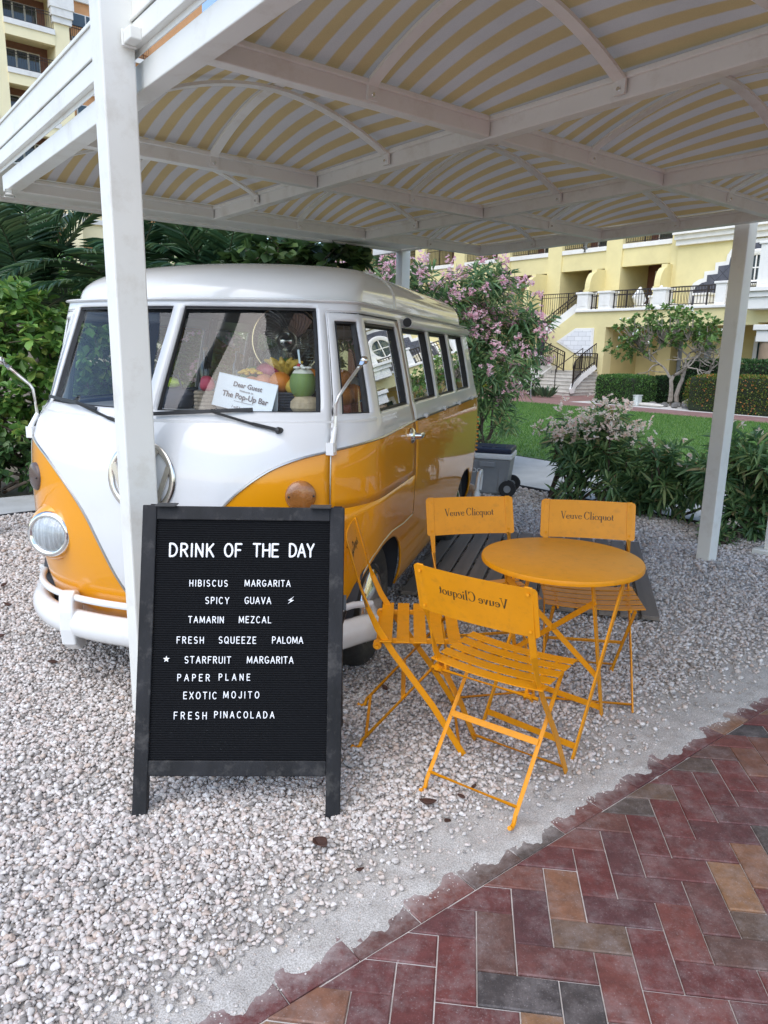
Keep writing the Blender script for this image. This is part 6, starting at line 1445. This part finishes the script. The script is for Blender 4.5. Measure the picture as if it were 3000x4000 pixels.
def build_hotel():
    t = gempty('hotel_building', label='long yellow hotel with white ledges, balconies and a slate-tiled gable', cat='hotel')
    F0 = 3.12
    pil = [14.42, 17.3, 20.5, 23.7, 26.9, 30.1, 33.3, 36.5, 39.7]
    # bays with recessed balconies
    w = MB(); w.span((29, 14.0, F0), (29.3, 40, 12.5)); w.build('recess_wall', M_TERRA, t)
    for j in pil[1:]: MB().span((26.9, j - .4, F0), (29, j + .4, 12.2)).build('pier', M_STUC, t)
    MB().span((26.9, 14.25, F0), (29, 14.6, 12.2)).build('pier', M_STUC, t)
    for z0, z1 in ((5.22, 5.95), (8.3, 9.0), (11.4, 12.3)):
        for a, b_ in zip([14.6] + [p + .4 for p in pil[1:-1]], [p - .4 for p in pil[1:]]):
            MB().span((26.97, a, z0), (27.25, b_, z1)).build('balcony_front', M_STUC, t)
            MB().span((27.25, a, z1 - .25), (29, b_, z1 - .05)).build('balcony_floor', M_STUC2, t)
            MB().span((26.9, a + .003, z1), (27.32, b_ - .003, z1 + .19)).build('ledge', M_TRIM, t, bevel=.01)
            if z1 < 11: railing(t, (27.1, a + .02, z1 + .19), (27.1, b_ - .02, z1 + .19), .95, .11)
    for a, b_ in zip([14.6] + [p + .4 for p in pil[1:-1]], [p - .4 for p in pil[1:]]):
        c = (a + b_) / 2
        for z in (F0, 6.1, 9.2):
            d = MB().span((28.93, c - 1.0, z), (28.99, c + .75, z + 2.05)).build('door', M_TRIM, t)
            for j0, j1 in ((c - .92, c - .17), (c - .09, c + .67)): MB().span((28.91, j0, z + .06), (28.928, j1, z + 1.97)).build('pane', M_DGLASS, d)
    # scrolled privacy walls on the terrace
    for j, i0 in ((14.62, 26.05), (17.75, 25.75), (21.0, 25.6)):
        prof = [(26.9, F0), (i0, F0), (i0, 4.25), (i0 + .07, 4.25)] + [(i0 + .07 + .42 * (1 - cos(a)), 4.30 + .70 * sin(a)) for a in np.linspace(.15, pi / 2, 8)] + [(i0 + .50, 5.14), (28.6, 5.14), (28.6, F0)]
        MB().prism(prof, Matrix(((1, 0, 0, 0), (0, 0, 1, j - .13), (0, 1, 0, 0), (0, 0, 0, 1))), .26).build('privacy_wall', M_STUC, t)
    # plain wing with the stepped slate gable and round window
    MB().span((26.8, -26, F0), (30, 14.25, 13.0)).build('wing_wall', M_STUC, t)
    c = MB(); c.span((26.62, -26, 5.80), (26.8, 14.27, 6.00)); c.span((26.50, -26, 6.00), (26.8, 14.29, 6.18)); c.span((26.36, -26, 6.18), (26.8, 14.31, 6.36)); c.build('cornice', M_TRIM, t)
    left = [(2.42, 3.16), (2.38, 4.02), (2.26, 4.20), (2.05, 4.32), (1.86, 4.36), (1.86, 4.60), (1.45, 4.62), (1.45, 4.90), (1.05, 4.92), (1.02, 5.18)] + [(1.0 * cos(a), 5.10 + .52 * sin(a)) for a in np.linspace(.15, pi / 2, 8)]
    def gab(s, g=0): return [(11.0 + q * (x * s + g), (z if z < 3.2 else z + g)) for q in (1, -1) for x, z in (left if q == 1 else list(reversed(left))[1:])]
    MMg = Matrix(((0, 0, 1, 26.72), (1, 0, 0, 0), (0, 1, 0, 0), (0, 0, 0, 1)))
    MB().prism(gab(1, .14), MMg, .079).build('gable_surround', M_TRIM, t)
    MB().prism(gab(1), Matrix.Translation((-.02, 0, 0)) @ MMg, .03).build('slate_panel', M_SLATE, t)
    Mr = Matrix.Translation((26.66, 11.0, 4.74)) @ Matrix.Rotation(radians(-90), 4, 'Y')
    r = MB().lathe([(.44, -.02), (.44, .06), (.50, .10), (.60, .10), (.66, .04), (.66, -.02)], Mr, 36).build('round_window', M_TRIM, t, smooth=True, ang=40)
    MB().lathe([(0, .0), (.445, .0)], Mr, 36).build('pane', M_DGLASS, r)
    MB().span((26.6, 10.98, 4.31), (26.64, 11.02, 5.17)).span((26.601, 10.57, 4.72), (26.639, 11.43, 4.76)).build('glazing_bar', M_TRIM, r)
    for j in (5.5, 1.0, -4, -9, -14, -19):
        for z in (3.3, 6.9, 10):
            d = MB().span((26.74, j - .8, z + .3), (26.79, j + .8, z + 2.0)).build('window', M_TRIM, t)
            for a, b_ in ((j - .72, j - .04), (j + .04, j + .72)): MB().span((26.72, a, z + .38), (26.738, b_, z + 1.92)).build('pane', M_DGLASS, d)
    MB().span((26.9, -26, 13.0), (40, 40, 13.3)).build('roof', M_TRIM, t)
    MB().span((30.01, -26, 0), (39, 40, 12.99)).build('rear_block', M_STUC2, t)
build_hotel()
def build_tower():
    t = gempty('hotel_tower', label='tall sunlit yellow hotel tower with balconies at the far upper left', cat='hotel tower'); J = 50
    M_TW = mat('sunlit_yellow_stucco', (.90, .80, .52), .9, var=.05, vscale=.6); M_OR = mat('orange_stucco', (.66, .34, .16), .9, var=.06); M_BR = mat('brown_stucco', (.24, .12, .085), .9)  # tower's bright sunlight is put into its pale yellow base colour
    fz = [20.29 + 2.68 * k for k in range(-7, 4)]; bays = [(-4.5, -1.4), (-.5, 2.4), (3.3, 6.2), (7.1, 9.9), (10.7, 13.55)]
    MB().span((-6, J + 1.9, 0), (14.45, J + 12, 33)).build('recess_wall', M_BR, t)
    for a, b_ in zip([-6] + [b[1] for b in bays], [b[0] for b in bays] + [14.45]): MB().span((a, J, 0), (b_, J + 1.9, 32)).build('pier', M_TW, t)
    k = MB(); k.span((13.45, J - .15, 21.0), (14.6, J + .2, 21.35)).span((13.38, J - .25, 21.35), (14.68, J + .2, 21.8)).span((13.32, J - .3, 21.8), (14.75, J + .2, 22.5)); k.build('capital', M_TRIM, t)
    MB().span((14.45, J + 1.1, 0), (24, J + 12, 16)).build('side_wing', M_TW, t); MB().span((14.45, J + 1.1, 16.01), (24, J + 12, 33)).build('side_wing', M_OR, t)
    for z in fz:
        if z < 4: continue
        for a, b_ in bays:
            MB().span((a, J - .04, z - .60), (b_, J + .3, z - .02)).build('balcony_front', M_TW, t)
            MB().span((a - .02, J - .12, z - .02), (b_ + .02, J + .35, z + .28)).build('ledge', M_TRIM, t)
            MB().span((a, J + .3, z - .3), (b_, J + 1.9, z - .05)).build('balcony_floor', M_TW, t)
            if z > 11:
                railing(t, (a, J + .05, z + .28), (b_, J + .05, z + .28), .95, .13)
                d = MB().span((a + .25, J + 1.82, z), (b_ - .5, J + 1.89, z + 1.95)).build('door', M_TRIM, t)
                n = 3
                for q in range(n):
                    w_ = (b_ - a - .75) / n; MB().span((a + .25 + q * w_ + .06, J + 1.80, z + .08), (a + .25 + (q + 1) * w_ - .05, J + 1.818, z + 1.88)).build('pane', M_DGLASS, d)
        MB().span((14.46, J + .9, z - .02), (20, J + 1.15, z + .28)).build('ledge', M_TRIM, t)
        MB().span((14.46, J + .98, z + .6), (20, J + 1.10, z + 1.2)).build('balcony_front', M_OR, t)
        if z > 11:
            railing(t, (14.8, J + .95, z + .28), (19.9, J + .95, z + .28), .95, .13)
            d = MB().span((14.9, J + 1.02, z + .3), (17.6, J + 1.08, z + 2.0)).build('door', M_TRIM, t)
            for q in range(3): MB().span((14.98 + q * .88, J + 1.0, z + .35), (14.98 + q * .88 + .80, J + 1.018, z + 1.95)).build('pane', M_DGLASS, d)
build_tower()
# small pavilion roof glimpsed behind the sea grape
def build_cottage():
    t = gempty('garden_pavilion', label='small yellow pavilion with white roof glimpsed behind the sea grape', cat='pavilion')
    MB().span((13.5, 15.5, 0), (16.5, 19.5, 2.5)).build('wall', M_STUC, t)
    MB().prism([(15.2, 2.5), (19.8, 2.5), (17.5, 3.4)], Matrix(((0, 0, 1, 13.2), (1, 0, 0, 0), (0, 1, 0, 0), (0, 0, 0, 1))), 3.6).build('roof', M_TRIM, t)
    d = MB().span((13.45, 16.9, 0), (13.49, 18.1, 2.1)).build('door', M_TERRA, t)
build_cottage()
# ------------------------------------------------------------------ small things beyond the lawn and at the edges
def lounger(j, i, lab):
    t = empty('terrace_lounger', gw(i, j, 3.12), GA + radians(90), lab, 'lounger', 'white cushioned loungers on the terrace'); C = mat('white_cushion', (.82, .82, .82), .9) if 'white_cushion' not in bpy.data.materials else bpy.data.materials['white_cushion']
    MB().span((-.32, -.9, .22), (.32, .35, .34)).build('seat_cushion', C, t, bevel=.03); MB().bar((0, .30, .30), (0, .72, .78), .62, .10, (1, 0, 0)).build('back_cushion', C, t, bevel=.03)
    for x in (-.29, .29):
        for y in (-.8, .3): MB().span((x - .03, y - .03, 0), (x + .03, y + .03, .22)).build('leg', M_RAIL, t)
lounger(13.35, 24.9, 'white cushioned lounger on the terrace behind the middle railing'); lounger(14.3, 25.0, 'white cushioned lounger on the terrace between the two left pedestals')
def signpost():
    t = empty('sign_post', gw(18.35, 14.15, 0), GA, 'slender curved metal post with a small white notice beyond the lawn', 'sign')
    MB().tube([V(0, 0, 0), V(0, .03, .3), V(0, .01, .6), V(0, -.03, .80)], .022, 8).build('post', mat('galvanised_metal', (.55, .56, .57), .4, .7), t, smooth=True)
    MB().box((-.02, -.03, .98), (.03, .24, .36)).build('frame', M_RAIL, t, bevel=.005); MB().box((-.037, -.03, .98), (.006, .18, .28)).build('notice', M_TRIM, t)
signpost()
def ebox():
    t = empty('utility_box', gw(18.7, 10.35, 0), GA, 'small pale utility box on the pebbles under the flowering tree', 'utility box'); g = mat('pale_box', (.55, .58, .56), .6)
    MB().span((-.12, -.16, .02), (.12, .16, .32)).build('housing', g, t, bevel=.015); MB().span((-.135, -.175, .32), (.135, .175, .345)).build('lid', g, t, bevel=.006)
    o = MB().ball((0, 0, 0), (.5, .12, .06), 14, 8, .04).build('log', mat('bleached_log', (.55, .52, .47), .9), None, smooth=True); o.location = gw(18.75, 9.9, .07); o.rotation_euler = (0, 0, GA + 1.5); tag(o, 'bleached low stone beside the utility box', 'stone')
ebox()
for k in range(9):
    r = random.uniform(.12, .2); o = MB().ball((0, 0, 0), (r, r * .8, r * .6), 10, 7, .08).build('garden_rock', mat('grey_rock', (.16, .155, .15), .9, var=.4) if k == 0 else bpy.data.materials['grey_rock'], None, smooth=True)
    jj = 9.9 - .3 * k * .8; o.location = gw(18.95 + .25 * (k % 3), jj, .07); o.rotation_euler = (0, 0, k * 1.3); tag(o, 'dark grey rock at the foot of the flowering tree', 'rock', 'rocks round the foot of the flowering tree')
def hose():
    o = MB().tube([gw(5.14, j, .025 + .006 * sin(j * 3)) for j in np.linspace(-3, 4.5, 40)], .018, 8).build('edging_strip', M_BLACKRUB, None, smooth=True); tag(o, 'black plastic edging strip along the gravel by the oleanders', 'edging')
    o = MB().tube([gw(i, 4.58, .02 + .004 * sin(i * 4)) for i in np.linspace(-6, 5.1, 40)], .014, 8).build('edging_strip', M_BLACKRUB, None, smooth=True); tag(o, 'black plastic edging strip along the path left of the van', 'edging')
hose()
def white_stand():
    t = empty('white_post', (3.02, 5.42, 0), GA, 'white square post on a base plate at the right edge', 'post')
    MB().span((-.10, -.10, .0), (.10, .10, .05)).build('base', M_WHITE, t, bevel=.006); MB().span((-.04, -.04, .05), (.04, .04, .62)).build('shaft', M_WHITE, t, bevel=.006)
    MB().span((-.06, -.06, .62), (.06, .06, .65)).build('cap', M_WHITE, t, bevel=.006)
white_stand()
# the person on the stairs
def person():
    p = gw(22.3, 17.15, 1.02); bm = bmesh.new()
    J = dict(pel=(0, 0, .93), sp=(0, 0, 1.12), ch=(0, 0, 1.32), nk=(0, 0, 1.48), hd=(0, -.01, 1.60), ht=(0, -.01, 1.73), la=(-.2, 0, 1.38), le=(-.25, .02, 1.12), lw=(-.22, -.10, .90), ra=(.2, 0, 1.38), re=(.25, .02, 1.12), rw=(.22, -.10, .90), lh=(-.1, 0, .88), lk=(-.11, -.06, .5), lf=(-.11, .02, .08), lt=(-.11, -.12, .04), rh=(.1, 0, .88), rk=(.11, -.10, .52), rf=(.11, -.02, .10), rt=(.11, -.16, .06))
    R = dict(pel=.145, sp=.14, ch=.16, nk=.055, hd=.085, ht=.08, la=.06, le=.045, lw=.035, ra=.06, re=.045, rw=.035, lh=.09, lk=.06, lf=.045, lt=.035, rh=.09, rk=.06, rf=.045, rt=.035)
    E_ = ['pel sp', 'sp ch', 'ch nk', 'nk hd', 'hd ht', 'ch la', 'la le', 'le lw', 'ch ra', 'ra re', 're rw', 'pel lh', 'lh lk', 'lk lf', 'lf lt', 'pel rh', 'rh rk', 'rk rf', 'rf rt']
    K = list(J); me = bpy.data.meshes.new('person'); me.from_pydata([J[k] for k in K], [tuple(K.index(x) for x in e.split()) for e in E_], []); me.update()
    m, nt, b = newmat('clothed_figure'); tc = nt.nodes.new('ShaderNodeTexCoord'); sp = nt.nodes.new('ShaderNodeSeparateXYZ'); nt.links.new(tc.outputs['Object'], sp.inputs[0])
    c = ramp(nt, mathn(nt, 'DIVIDE', sp.outputs['Z'], 2), [(0, (.02, .02, .03)), (.47, (.16, .05, .07)), (.735, (.35, .2, .14)), (.74, (.35, .2, .14))]); c.node.color_ramp.interpolation = 'CONSTANT'
    nt.links.new(c, b.inputs['Base Color']); b.inputs['Roughness'].default_value = .9
    o = meshobj('person', me, m); o.location = p; o.rotation_euler = (0, 0, GA - radians(80)); sk = o.modifiers.new('skin', 'SKIN'); me.skin_vertices[0].data[0].use_root = True
    for k, v in zip(K, me.skin_vertices[0].data): v.radius = (R[k], R[k] * (.72 if k in ('sp', 'ch', 'pel') else 1))
    sb = o.modifiers.new('sub', 'SUBSURF'); sb.levels = 1; sb.render_levels = 2
    tag(o, 'person in a dark maroon shirt and black cap on the stairs', 'person')
    MB().lathe([(.112, 0), (.115, .05), (.09, .10), (.04, .125), (0, .13)], Matrix.Translation((0, -.01, 1.68)), 18).box((0, -.14, 1.69), (.16, .12, .015)).build('cap', M_BLACKP, o, smooth=True)
person()
